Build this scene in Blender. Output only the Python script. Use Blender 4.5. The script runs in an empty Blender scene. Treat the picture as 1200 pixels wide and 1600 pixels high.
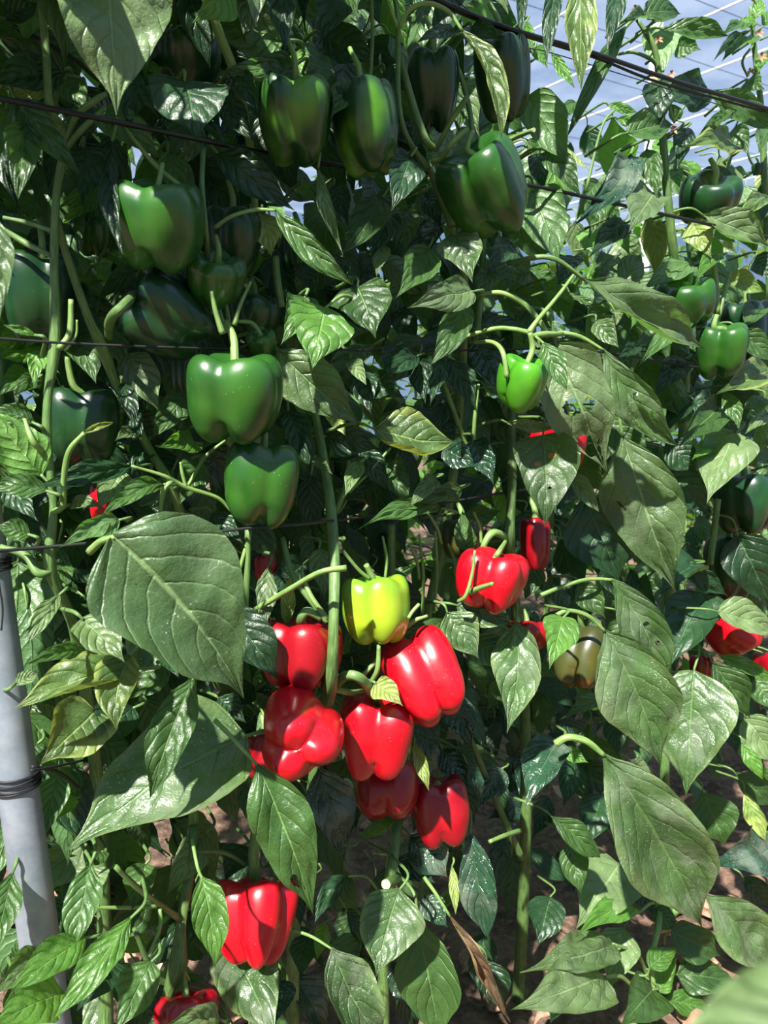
import bpy, bmesh, math, random
from mathutils import Vector, Matrix, noise
random.seed(7)
R = math.radians
scene = bpy.context.scene
C = scene.collection

# ------------------------------------------------------------------ camera, sky, sun, exposure
PITCH = R(10)
CAMZ = 0.95
cd = bpy.data.cameras.new('camera'); cam = bpy.data.objects.new('camera', cd); C.objects.link(cam)
cam.location = (0, 0, CAMZ); cam.rotation_euler = (R(90) - PITCH, 0, 0)
cd.sensor_fit = 'VERTICAL'; cd.sensor_height = 36; cd.lens = 27; cd.clip_start = 0.01
cd.dof.use_dof = True; cd.dof.focus_distance = 0.80; cd.dof.aperture_fstop = 11
scene.camera = cam
FPX = 1200.0

world = bpy.data.worlds.new('sky'); scene.world = world; world.use_nodes = True
wn = world.node_tree; wn.nodes.clear()
wo = wn.nodes.new('ShaderNodeOutputWorld'); wb = wn.nodes.new('ShaderNodeBackground')
wc = wn.nodes.new('ShaderNodeTexCoord'); wx = wn.nodes.new('ShaderNodeSeparateXYZ'); wr = wn.nodes.new('ShaderNodeValToRGB')
wn.links.new(wc.outputs['Generated'], wx.inputs[0]); wn.links.new(wx.outputs['Z'], wr.inputs[0])
wr.color_ramp.elements[0].position = 0.0; wr.color_ramp.elements[0].color = (0.42, 0.64, 0.96, 1)
wr.color_ramp.elements[1].position = 0.6; wr.color_ramp.elements[1].color = (0.22, 0.42, 0.86, 1)
wn.links.new(wr.outputs[0], wb.inputs[0]); wb.inputs[1].default_value = 0.62
wn.links.new(wb.outputs[0], wo.inputs[0])

sd = bpy.data.lights.new('sun', 'SUN'); sun = bpy.data.objects.new('sun', sd); C.objects.link(sun)
sd.energy = 16.0; sd.angle = R(1.2); sd.color = (1.0, 0.94, 0.82)
SUNDIR = Vector((-0.30, -0.62, 0.85)).normalized()
sun.rotation_euler = SUNDIR.to_track_quat('Z', 'Y').to_euler(); sun.location = (-1, -2, 4)

scene.view_settings.view_transform = 'Standard'; scene.view_settings.look = 'None'
scene.view_settings.gamma = 1; scene.view_settings.use_curve_mapping = False
scene.view_settings.exposure = 0.0

# ------------------------------------------------------------------ the row of plants: a vertical plane running away to the right
RA = R(58)
U = Vector((math.sin(RA), math.cos(RA), 0)); NRM = Vector((math.cos(RA), -math.sin(RA), 0))
P0 = Vector((0, 0.85, 0)); UP = Vector((0, 0, 1)); CAM = Vector((0, 0, CAMZ))
FW = Vector((0, math.cos(PITCH), -math.sin(PITCH))); CU = Vector((0, math.sin(PITCH), math.cos(PITCH)))
def ray(px, py): return FW + Vector((1, 0, 0)) * ((px - 600) / FPX) + CU * ((800 - py) / FPX)
def at(px, py, off=0.0):
    r = ray(px, py); p = P0 + NRM * off
    k = (p - CAM).dot(NRM) / r.dot(NRM)
    return CAM + r * k
def at_z(px, py, z):
    r = ray(px, py); return CAM + r * ((z - CAMZ) / r.z)
def depth(p): return (p - CAM).dot(FW)

# ------------------------------------------------------------------ object helpers
def link_mesh(name, verts, faces, mats, parent=None, uvs=None, midx=None, smooth=True):
    me = bpy.data.meshes.new(name)
    org = Vector((0, 0, 0))
    if parent is None:
        org = Vector(verts[0])
    else:
        org = parent_world(parent)
    me.from_pydata([tuple(Vector(v) - org) for v in verts], [], faces)
    if uvs is not None:
        l = me.uv_layers.new(name='UVMap').data
        for lp in me.loops: l[lp.index].uv = uvs[lp.vertex_index]
    for m in (mats if isinstance(mats, (list, tuple)) else [mats]): me.materials.append(m)
    if midx: me.polygons.foreach_set('material_index', midx)
    if smooth: me.polygons.foreach_set('use_smooth', [True] * len(me.polygons))
    me.update()
    o = bpy.data.objects.new(name, me); C.objects.link(o)
    if parent is None: o.location = org
    else: o.parent = parent
    return o
def parent_world(p):
    v = Vector((0, 0, 0))
    while p is not None: v += p.location; p = p.parent
    return v
def thing(name, label, cat, loc, group=None):
    o = bpy.data.objects.new(name, None); C.objects.link(o); o.location = loc; o.empty_display_size = 0.02
    return tag(o, label, cat, group)
def tag(o, label=None, cat=None, group=None, kind=None):
    if label: o['label'] = label
    if cat: o['category'] = cat
    if group: o['group'] = group
    if kind: o['kind'] = kind
    return o

# ------------------------------------------------------------------ materials
def nt(name):
    m = bpy.data.materials.new(name); m.use_nodes = True; t = m.node_tree; t.nodes.clear()
    return m, t
def N(t, typ, **kw):
    n = t.nodes.new(typ)
    for k, v in kw.items(): setattr(n, k, v)
    return n
def val(t, op, a, b=None, c=None):
    n = N(t, 'ShaderNodeMath', operation=op)
    for i, x in enumerate((a, b, c)):
        if x is None: continue
        if isinstance(x, (int, float)): n.inputs[i].default_value = x
        else: t.links.new(x, n.inputs[i])
    return n.outputs[0]
def mixc(t, f, a, b, bt='MIX'):
    n = N(t, 'ShaderNodeMix', data_type='RGBA', blend_type=bt)
    for sock, x in ((n.inputs[0], f), (n.inputs[6], a), (n.inputs[7], b)):
        if isinstance(x, (int, float)): sock.default_value = x
        elif isinstance(x, tuple): sock.default_value = (*x, 1)
        else: t.links.new(x, sock)
    return n.outputs[2]
def sstep(t, x, lo, hi):
    n = N(t, 'ShaderNodeMapRange', interpolation_type='SMOOTHSTEP')
    t.links.new(x, n.inputs[0]); n.inputs[1].default_value = lo; n.inputs[2].default_value = hi
    return n.outputs[0]
def noi(t, co, scale, det=3, rough=0.55):
    n = N(t, 'ShaderNodeTexNoise'); n.inputs['Scale'].default_value = scale; n.inputs['Detail'].default_value = det
    n.inputs['Roughness'].default_value = rough; t.links.new(co, n.inputs['Vector']); return n.outputs[0]

def leaf_material(name, col, vein, under, trans, rough=0.42, dust=0.0, patch=None, patch_amt=0.5, edge=None, holes=None, tw=0.28, spots=None):
    m, t = nt(name)
    uv = N(t, 'ShaderNodeUVMap').outputs[0]; sx = N(t, 'ShaderNodeSeparateXYZ'); t.links.new(uv, sx.inputs[0])
    s = val(t, 'ABSOLUTE', val(t, 'MULTIPLY_ADD', sx.outputs[0], 2.0, -1.0)); v = sx.outputs[1]
    obj = N(t, 'ShaderNodeTexCoord').outputs['Object']; rnd = N(t, 'ShaderNodeObjectInfo').outputs['Random']
    # veins: midrib, and side veins that sweep towards the tip
    mid = val(t, 'SUBTRACT', 1.0, sstep(t, s, 0.012, 0.055))
    vc = val(t, 'SUBTRACT', val(t, 'MULTIPLY', val(t, 'POWER', v, 0.85), 6.5), val(t, 'MULTIPLY', val(t, 'POWER', s, 1.2), 2.1))
    side = val(t, 'ADD', val(t, 'MULTIPLY', val(t, 'GREATER_THAN', sx.outputs[0], 0.5), 0.45), vc)
    wob = noi(t, obj, 60, 2); side = val(t, 'MULTIPLY_ADD', wob, 0.35, side)
    fr = val(t, 'ABSOLUTE', val(t, 'SUBTRACT', val(t, 'FRACT', side), 0.5))
    sv = val(t, 'SUBTRACT', 1.0, sstep(t, fr, 0.02, 0.075))
    vo = N(t, 'ShaderNodeTexVoronoi', feature='DISTANCE_TO_EDGE'); vo.inputs['Scale'].default_value = 230; t.links.new(obj, vo.inputs['Vector'])
    fine = val(t, 'SUBTRACT', 1.0, sstep(t, vo.outputs[0], 0.0, 0.12))
    veins = val(t, 'MINIMUM', 1.0, val(t, 'ADD', mid, val(t, 'ADD', val(t, 'MULTIPLY', sv, 0.32), val(t, 'MULTIPLY', fine, 0.10))))
    n1 = noi(t, obj, 28, 4); n2 = noi(t, obj, 140, 3)
    shade = val(t, 'ADD', val(t, 'MULTIPLY', n1, 0.75), val(t, 'MULTIPLY', rnd, 0.5))
    dk = tuple(c * 0.55 for c in col); lt = (col[0] * 1.5, col[1] * 1.32, col[2] * 1.35)
    base = mixc(t, sstep(t, shade, 0.3, 0.95), dk, lt)
    base = mixc(t, val(t, 'MULTIPLY', n2, 0.25), base, lt)
    if patch:
        base = mixc(t, val(t, 'MULTIPLY', sstep(t, noi(t, obj, 22, 3), 0.60 - patch_amt * 0.22, 0.72 - patch_amt * 0.15), 0.9), base, patch)
    if edge:
        base = mixc(t, val(t, 'MULTIPLY', sstep(t, val(t, 'ADD', s, val(t, 'MULTIPLY', n1, 0.35)), 0.85, 1.1), 0.9), base, edge)
    base = mixc(t, val(t, 'MULTIPLY', veins, 0.6), base, vein)
    dustm = None
    if dust > 0:
        vd = N(t, 'ShaderNodeTexVoronoi'); vd.inputs['Scale'].default_value = 330; t.links.new(obj, vd.inputs['Vector'])
        dots = val(t, 'SUBTRACT', 1.0, sstep(t, vd.outputs['Distance'], 0.16, 0.34))
        blot = sstep(t, noi(t, obj, 45, 4, 0.7), 0.58 - 0.16 * dust, 0.68)
        dustm = val(t, 'MULTIPLY', val(t, 'MULTIPLY', dots, blot), 0.75)
        film = val(t, 'MULTIPLY', sstep(t, noi(t, obj, 20, 4, 0.6), 0.45, 0.7), 0.22 * dust)
        dustm = val(t, 'MAXIMUM', dustm, film)
        base = mixc(t, dustm, base, (0.50, 0.52, 0.44))
    for hu, hv, hr in (spots or []):      # rust coloured specks of a definite place on the blade
        du = val(t, 'MULTIPLY', val(t, 'SUBTRACT', sx.outputs[0], hu), 0.6); dv = val(t, 'SUBTRACT', v, hv)
        dd = val(t, 'ADD', val(t, 'SQRT', val(t, 'ADD', val(t, 'MULTIPLY', du, du), val(t, 'MULTIPLY', dv, dv))), val(t, 'MULTIPLY_ADD', noi(t, obj, 150, 3), 0.03, -0.015))
        base = mixc(t, val(t, 'LESS_THAN', dd, hr), base, (0.42, 0.13, 0.05))
    geo = N(t, 'ShaderNodeNewGeometry')
    colr = mixc(t, geo.outputs['Backfacing'], base, mixc(t, veins, under, vein))
    # quilted surface between the veins
    dome = val(t, 'SUBTRACT', 1.0, val(t, 'POWER', val(t, 'MULTIPLY', val(t, 'SUBTRACT', 0.5, fr), 2.0), 3.0))
    h = val(t, 'SUBTRACT', val(t, 'ADD', val(t, 'MULTIPLY', n1, 0.9), val(t, 'ADD', val(t, 'MULTIPLY', dome, 0.22), val(t, 'MULTIPLY', n2, 0.14))), val(t, 'MULTIPLY', veins, 0.25))
    bp = N(t, 'ShaderNodeBump'); bp.inputs['Strength'].default_value = 0.8; bp.inputs['Distance'].default_value = 0.005
    t.links.new(h, bp.inputs['Height'])
    pb = N(t, 'ShaderNodeBsdfPrincipled'); t.links.new(colr, pb.inputs['Base Color'])
    t.links.new(val(t, 'MULTIPLY_ADD', n2, 0.25, rough - 0.14), pb.inputs['Roughness'])
    pb.inputs['Specular IOR Level'].default_value = 0.62; t.links.new(bp.outputs[0], pb.inputs['Normal'])
    tl = N(t, 'ShaderNodeBsdfTranslucent'); t.links.new(mixc(t, val(t, 'MULTIPLY', veins, 0.5), trans, tuple(c * 0.5 for c in trans)), tl.inputs[0])
    t.links.new(bp.outputs[0], tl.inputs['Normal'])
    mx = N(t, 'ShaderNodeMixShader'); mx.inputs[0].default_value = tw
    t.links.new(pb.outputs[0], mx.inputs[1]); t.links.new(tl.outputs[0], mx.inputs[2])
    out = N(t, 'ShaderNodeOutputMaterial'); fin = mx.outputs[0]
    if holes:
        nn = noi(t, obj, 120, 3); msk = None
        for hu, hv, hr, asp in holes:
            du = val(t, 'MULTIPLY', val(t, 'SUBTRACT', sx.outputs[0], hu), asp)
            dv = val(t, 'SUBTRACT', v, hv)
            dd = val(t, 'SQRT', val(t, 'ADD', val(t, 'MULTIPLY', du, du), val(t, 'MULTIPLY', dv, dv)))
            dd = val(t, 'ADD', dd, val(t, 'MULTIPLY_ADD', nn, 0.09, -0.045))
            q = val(t, 'LESS_THAN', dd, hr)
            msk = q if msk is None else val(t, 'MAXIMUM', msk, q)
        msk = val(t, 'MULTIPLY', msk, val(t, 'SUBTRACT', 1.0, val(t, 'GREATER_THAN', mid, 0.5)))
        tr = N(t, 'ShaderNodeBsdfTransparent'); m2 = N(t, 'ShaderNodeMixShader')
        t.links.new(msk, m2.inputs[0]); t.links.new(fin, m2.inputs[1]); t.links.new(tr.outputs[0], m2.inputs[2]); fin = m2.outputs[0]
    t.links.new(fin, out.inputs[0])
    return m

VE = (0.15, 0.27, 0.09); UN = (0.09, 0.18, 0.06)
LM = {
 'n': leaf_material('leaf_green', (0.040, 0.102, 0.024), VE, UN, (0.16, 0.42, 0.04)),
 'p': leaf_material('leaf_pale', (0.105, 0.185, 0.068), (0.28, 0.42, 0.18), (0.17, 0.29, 0.12), (0.2, 0.45, 0.06), dust=0.5),
 'd': leaf_material('leaf_dark_shaded', (0.012, 0.044, 0.016), (0.07, 0.17, 0.06), (0.07, 0.15, 0.05), (0.07, 0.26, 0.03), tw=0.2),  # dark green, lowered further so the colour itself carries shade
 'b': leaf_material('leaf_bright', (0.070, 0.190, 0.030), (0.25, 0.45, 0.12), (0.15, 0.32, 0.07), (0.24, 0.62, 0.05), tw=0.35),
 'y': leaf_material('leaf_yellow_edged', (0.055, 0.120, 0.030), (0.3, 0.42, 0.14), (0.24, 0.32, 0.10), (0.4, 0.5, 0.05), edge=(0.26, 0.33, 0.09), patch=(0.20, 0.27, 0.07), patch_amt=0.1),
 'Y': leaf_material('leaf_yellow', (0.24, 0.36, 0.09), (0.45, 0.52, 0.2), (0.4, 0.46, 0.16), (0.5, 0.6, 0.08), patch=(0.14, 0.26, 0.06), patch_amt=0.4),
 'u': leaf_material('leaf_dusty', (0.054, 0.120, 0.038), VE, UN, (0.14, 0.36, 0.04), dust=1.0, rough=0.36, edge=(0.13, 0.20, 0.07)),
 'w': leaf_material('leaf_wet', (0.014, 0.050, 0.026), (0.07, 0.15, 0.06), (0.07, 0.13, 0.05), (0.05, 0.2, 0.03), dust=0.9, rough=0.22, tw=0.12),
 'x': leaf_material('leaf_dry', (0.20, 0.12, 0.05), (0.34, 0.24, 0.11), (0.24, 0.15, 0.07), (0.3, 0.18, 0.06), patch=(0.07, 0.045, 0.025), patch_amt=0.9, tw=0.12, rough=0.7),
 'h': leaf_material('leaf_eaten', (0.090, 0.155, 0.062), (0.28, 0.40, 0.18), (0.16, 0.27, 0.10), (0.2, 0.45, 0.06), dust=0.4,
      holes=[(0.60, 0.40, 0.060, 0.5), (0.39, 0.43, 0.044, 0.5), (0.70, 0.72, 0.100, 0.45), (0.85, 0.66, 0.036, 0.5), (0.40, 0.80, 0.044, 0.45), (0.38, 0.72, 0.024, 0.5), (0.58, 0.80, 0.060, 0.45), (0.6, 0.88, 0.040, 0.4), (0.36, 0.87, 0.036, 0.4), (0.86, 0.76, 0.040, 0.4)]),
 'o': leaf_material('leaf_nibbled', (0.058, 0.150, 0.034), (0.24, 0.42, 0.14), (0.16, 0.3, 0.10), (0.2, 0.5, 0.06), holes=[(0.72, 0.72, 0.051, 0.5), (0.55, 0.79, 0.026, 0.4)]),
 's': leaf_material('leaf_rust_spotted', (0.055, 0.120, 0.036), VE, UN, (0.16, 0.4, 0.04), dust=0.6, holes=[(0.42, 0.42, 0.016, 0.3), (0.35, 0.62, 0.02, 0.3)]),
 'r': leaf_material('leaf_two_spots', (0.055, 0.120, 0.036), VE, UN, (0.16, 0.4, 0.04), dust=0.6, holes=[(0.42, 0.60, 0.022, 0.4)], spots=[(0.40, 0.24, 0.036), (0.62, 0.34, 0.030)]),
 'g': leaf_material('leaf_big_pinhole', (0.070, 0.145, 0.052), (0.32, 0.46, 0.2), UN, (0.18, 0.42, 0.05), dust=0.25, holes=[(0.62, 0.22, 0.004, 0.6)]),
}
def stem_material(name, a, b):
    m, t = nt(name); obj = N(t, 'ShaderNodeTexCoord').outputs['Object']
    uv = N(t, 'ShaderNodeUVMap').outputs[0]
    mp = N(t, 'ShaderNodeMapping'); mp.inputs['Scale'].default_value = (14, 1.2, 1); t.links.new(uv, mp.inputs[0])
    n1 = noi(t, mp.outputs[0], 2, 3); n2 = noi(t, obj, 60, 3)
    c = mixc(t, sstep(t, val(t, 'ADD', n1, val(t, 'MULTIPLY', n2, 0.4)), 0.5, 0.9), a, b)
    pb = N(t, 'ShaderNodeBsdfPrincipled'); t.links.new(c, pb.inputs['Base Color']); pb.inputs['Roughness'].default_value = 0.45
    bp = N(t, 'ShaderNodeBump'); bp.inputs['Strength'].default_value = 0.5; bp.inputs['Distance'].default_value = 0.001
    t.links.new(n1, bp.inputs['Height']); t.links.new(bp.outputs[0], pb.inputs['Normal'])
    o = N(t, 'ShaderNodeOutputMaterial'); t.links.new(pb.outputs[0], o.inputs[0]); return m
STEM = stem_material('stem_green', (0.055, 0.125, 0.032), (0.16, 0.27, 0.08))
STEMD = stem_material('stem_old', (0.04, 0.09, 0.025), (0.11, 0.19, 0.05))
PET = stem_material('petiole_green', (0.10, 0.21, 0.048), (0.25, 0.37, 0.11))
CUT = stem_material('stem_cut_end', (0.36, 0.42, 0.22), (0.5, 0.5, 0.3))

def pepper_material(name, base, alt, amt, third=None, rough=0.3, specks=0.5, axis=None):
    m, t = nt(name); obj = N(t, 'ShaderNodeTexCoord').outputs['Object']
    n1 = noi(t, obj, 16, 2); n2 = noi(t, obj, 80, 3)
    c = mixc(t, sstep(t, n1, 0.62 - amt * 0.3, 0.75 - amt * 0.1), base, alt)
    if third:
        mp = N(t, 'ShaderNodeMapping'); mp.inputs['Location'].default_value = (7, 3, 2); t.links.new(obj, mp.inputs[0])
        c = mixc(t, val(t, 'MULTIPLY', sstep(t, noi(t, mp.outputs[0], 17, 2), 0.50, 0.62), 0.85), c, third)
    c = mixc(t, val(t, 'MULTIPLY', n2, 0.2), c, tuple(x * 1.5 for x in base))
    vd = N(t, 'ShaderNodeTexVoronoi'); vd.inputs['Scale'].default_value = 260; t.links.new(obj, vd.inputs['Vector'])
    dots = val(t, 'MULTIPLY', val(t, 'SUBTRACT', 1.0, sstep(t, vd.outputs['Distance'], 0.05, 0.14)), sstep(t, noi(t, obj, 50, 3), 0.50, 0.62))
    c = mixc(t, val(t, 'MULTIPLY', dots, specks), c, (0.55, 0.55, 0.5))
    pb = N(t, 'ShaderNodeBsdfPrincipled'); t.links.new(c, pb.inputs['Base Color'])
    t.links.new(val(t, 'MULTIPLY_ADD', noi(t, obj, 35, 3), 0.16, rough - 0.05), pb.inputs['Roughness'])
    pb.inputs['Specular IOR Level'].default_value = 0.55; pb.inputs['Coat Weight'].default_value = 0.2; pb.inputs['Coat Roughness'].default_value = 0.12
    bp = N(t, 'ShaderNodeBump'); bp.inputs['Strength'].default_value = 0.25; bp.inputs['Distance'].default_value = 0.002
    t.links.new(noi(t, obj, 42, 2), bp.inputs['Height']); t.links.new(bp.outputs[0], pb.inputs['Normal'])
    o = N(t, 'ShaderNodeOutputMaterial'); t.links.new(pb.outputs[0], o.inputs[0]); return m
PM = {
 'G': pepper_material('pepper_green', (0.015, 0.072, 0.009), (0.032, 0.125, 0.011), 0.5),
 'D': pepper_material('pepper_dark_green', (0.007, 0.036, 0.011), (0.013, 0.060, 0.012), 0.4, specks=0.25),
 'L': pepper_material('pepper_dark_and_lime', (0.010, 0.050, 0.011), (0.10, 0.29, 0.015), 0.42, specks=0.25),
 'B': pepper_material('pepper_bright_green', (0.045, 0.21, 0.010), (0.08, 0.30, 0.014), 0.5),
 'Y': pepper_material('pepper_yellow_green', (0.13, 0.32, 0.015), (0.34, 0.44, 0.02), 0.75, third=(0.16, 0.38, 0.02)),
 'O': pepper_material('pepper_turning', (0.045, 0.052, 0.014), (0.075, 0.065, 0.014), 0.5, third=(0.30, 0.07, 0.015)),
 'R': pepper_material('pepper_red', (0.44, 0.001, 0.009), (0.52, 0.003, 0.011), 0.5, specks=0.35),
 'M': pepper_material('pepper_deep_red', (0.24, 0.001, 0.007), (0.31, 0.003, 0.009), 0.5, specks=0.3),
}
def simple(name, col, rough=0.5, metal=0.0, ns=None, col2=None):
    m, t = nt(name); pb = N(t, 'ShaderNodeBsdfPrincipled'); pb.inputs['Roughness'].default_value = rough; pb.inputs['Metallic'].default_value = metal
    obj = N(t, 'ShaderNodeTexCoord').outputs['Object']
    t.links.new(mixc(t, sstep(t, noi(t, obj, ns or 30, 5, 0.65), 0.35, 0.65), col, col2 or tuple(c * 1.4 for c in col)), pb.inputs['Base Color'])
    o = N(t, 'ShaderNodeOutputMaterial'); t.links.new(pb.outputs[0], o.inputs[0]); return m
BLACK = simple('black_plastic', (0.006, 0.006, 0.008), 0.35)
TWINE = simple('black_twine', (0.010, 0.010, 0.012), 0.6)
STEEL = simple('galvanised_steel', (0.23, 0.27, 0.32), 0.5, 0.35, 25, (0.33, 0.37, 0.42))
WHITE = simple('white_batten', (0.75, 0.78, 0.80), 0.6)
BROWN = simple('withered_petal', (0.35, 0.18, 0.10), 0.8)
LITTER = simple('dry_litter', (0.30, 0.17, 0.11), 0.85, 0, 40, (0.55, 0.36, 0.26))
CLOD = simple('soil_clod', (0.22, 0.11, 0.07), 0.9, 0, 60, (0.42, 0.25, 0.17))

# ------------------------------------------------------------------ the setting
def ground():
    m, t = nt('soil'); obj = N(t, 'ShaderNodeTexCoord').outputs['Object']
    n1 = noi(t, obj, 9, 8, 0.7); n2 = noi(t, obj, 60, 5, 0.7)
    c = mixc(t, sstep(t, n1, 0.35, 0.65), (0.055, 0.032, 0.024), (0.20, 0.115, 0.08))
    c = mixc(t, sstep(t, n2, 0.4, 0.7), c, (0.26, 0.16, 0.11))
    pb = N(t, 'ShaderNodeBsdfPrincipled'); t.links.new(c, pb.inputs['Base Color']); pb.inputs['Roughness'].default_value = 0.95
    bp = N(t, 'ShaderNodeBump'); bp.inputs['Strength'].default_value = 0.9; bp.inputs['Distance'].default_value = 0.02
    t.links.new(val(t, 'ADD', n1, val(t, 'MULTIPLY', n2, 0.4)), bp.inputs['Height']); t.links.new(bp.outputs[0], pb.inputs['Normal'])
    o = N(t, 'ShaderNodeOutputMaterial'); t.links.new(pb.outputs[0], o.inputs[0])
    vs, fs = [], []; n = 110
    for j in range(n + 1):
        for i in range(n + 1):
            a = (i / n * 2 - 1); b = (j / n * 2 - 1)
            x = 9 * a * abs(a) ** 1.4; y = 2 + 9 * b * abs(b) ** 1.4
            z = -0.03 + 0.035 * noise.noise(Vector((x * 5, y * 5, 0))) + 0.018 * noise.noise(Vector((x * 19, y * 19, 4)))
            vs.append((x, y, z))
    for j in range(n):
        for i in range(n): k = j * (n + 1) + i; fs.append((k, k + 1, k + n + 2, k + n + 1))
    o = link_mesh('floor', vs, fs, m); o['kind'] = 'structure'
ground()

def tube_geo(pts, rads, sides=8, ridge=0.0, caps=True):
    """vertices, faces, uvs of a smooth tube through pts (Catmull-Rom)"""
    P = [Vector(p) for p in pts]; n = len(P); path = []; rr = []
    if n == 2: P = [P[0], (P[0] + P[1]) / 2, P[1]]; rads = [rads[0], (rads[0] + rads[1]) / 2, rads[1]]; n = 3
    for i in range(n - 1):
        a = P[i - 1] if i else P[0] * 2 - P[1]; b = P[i]; c = P[i + 1]; d = P[i + 2] if i + 2 < n else P[-1] * 2 - P[-2]
        for k in range(6):
            u = k / 6
            path.append(0.5 * ((2 * b) + (c - a) * u + (2 * a - 5 * b + 4 * c - d) * u * u + (3 * b - a - 3 * c + d) * u ** 3))
            rr.append(rads[i] + (rads[i + 1] - rads[i]) * (u * u * (3 - 2 * u)))
    path.append(P[-1]); rr.append(rads[-1])
    T0 = (path[1] - path[0]).normalized(); A = T0.orthogonal().normalized()
    vs, fs, uvs = [], [], []; acc = 0
    for i, p in enumerate(path):
        T = (path[min(i + 1, len(path) - 1)] - path[max(i - 1, 0)])
        if T.length < 1e-9: T = T0
        T = T.normalized(); A = (A - T * A.dot(T)).normalized(); B = T.cross(A)
        if i: acc += (p - path[i - 1]).length
        for s in range(sides):
            an = 2 * math.pi * s / sides; r = rr[i] * (1 + ridge * (1 if s % 2 else -1))
            vs.append(p + (A * math.cos(an) + B * math.sin(an)) * r); uvs.append((s / sides, acc * 20))
    m = len(path)
    for i in range(m - 1):
        for s in range(sides):
            a = i * sides + s; b = i * sides + (s + 1) % sides
            fs.append((a, b, b + sides, a + sides))
    if caps:
        fs.append(tuple(reversed(range(sides)))); fs.append(tuple(range((m - 1) * sides, m * sides)))
    return vs, fs, uvs
def tube(name, pts, rads, mat, parent=None, sides=8, ridge=0.0):
    if not isinstance(rads, (list, tuple)): rads = [rads] * len(pts)
    vs, fs, uvs = tube_geo(pts, list(rads), sides, ridge)
    return link_mesh(name, vs, fs, mat, parent, uvs)

# roof of greenhouse film on battens and wires, square to the row
def roof():
    ZR = 3.1
    m, t = nt('greenhouse_film'); tr = N(t, 'ShaderNodeBsdfTransparent'); tr.inputs[0].default_value = (0.93, 0.96, 1, 1)
    tl = N(t, 'ShaderNodeBsdfTranslucent'); tl.inputs[0].default_value = (0.75, 0.82, 0.95, 1)
    mx = N(t, 'ShaderNodeMixShader'); obj = N(t, 'ShaderNodeTexCoord').outputs['Object']
    t.links.new(val(t, 'MULTIPLY_ADD', sstep(t, noi(t, obj, 1.3, 5, 0.6), 0.3, 0.7), 0.09, 0.05), mx.inputs[0])
    t.links.new(tr.outputs[0], mx.inputs[1]); t.links.new(tl.outputs[0], mx.inputs[2])
    o = N(t, 'ShaderNodeOutputMaterial'); t.links.new(mx.outputs[0], o.inputs[0])
    B = -NRM
    c = P0 + U * 2 + B * 3; c.z = ZR
    vs = []; fs = []; n = 12
    for j in range(n + 1):
        for i in range(n + 1):
            p = c + U * (i / n - 0.5) * 16 + B * (j / n - 0.5) * 12; p.z = ZR + 0.02 * math.sin(i * 2.1 + j); vs.append(p)
    for j in range(n):
        for i in range(n): k = j * (n + 1) + i; fs.append((k, k + 1, k + n + 2, k + n + 1))
    o = link_mesh('ceiling', vs, fs, m); o['kind'] = 'structure'
    q = 1
    for k in range(-4, 14):
        p = P0 + U * (k * 0.75 + 0.1); a = p - B * 1.2; b = p + B * 8; a.z = b.z = ZR - 0.03
        o = tube('trim_%d' % q, [a, b], 0.006, WHITE, None, 6); o['kind'] = 'structure'; q += 1
    for k in range(0, 12):
        p = P0 + B * (k * 0.55 - 0.9); a = p - U * 4; b = p + U * 9.5; a.z = b.z = ZR - 0.05
        o = tube('trim_%d' % q, [a, b], 0.0022, TWINE, None, 6); o['kind'] = 'structure'; q += 1
roof()

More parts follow.
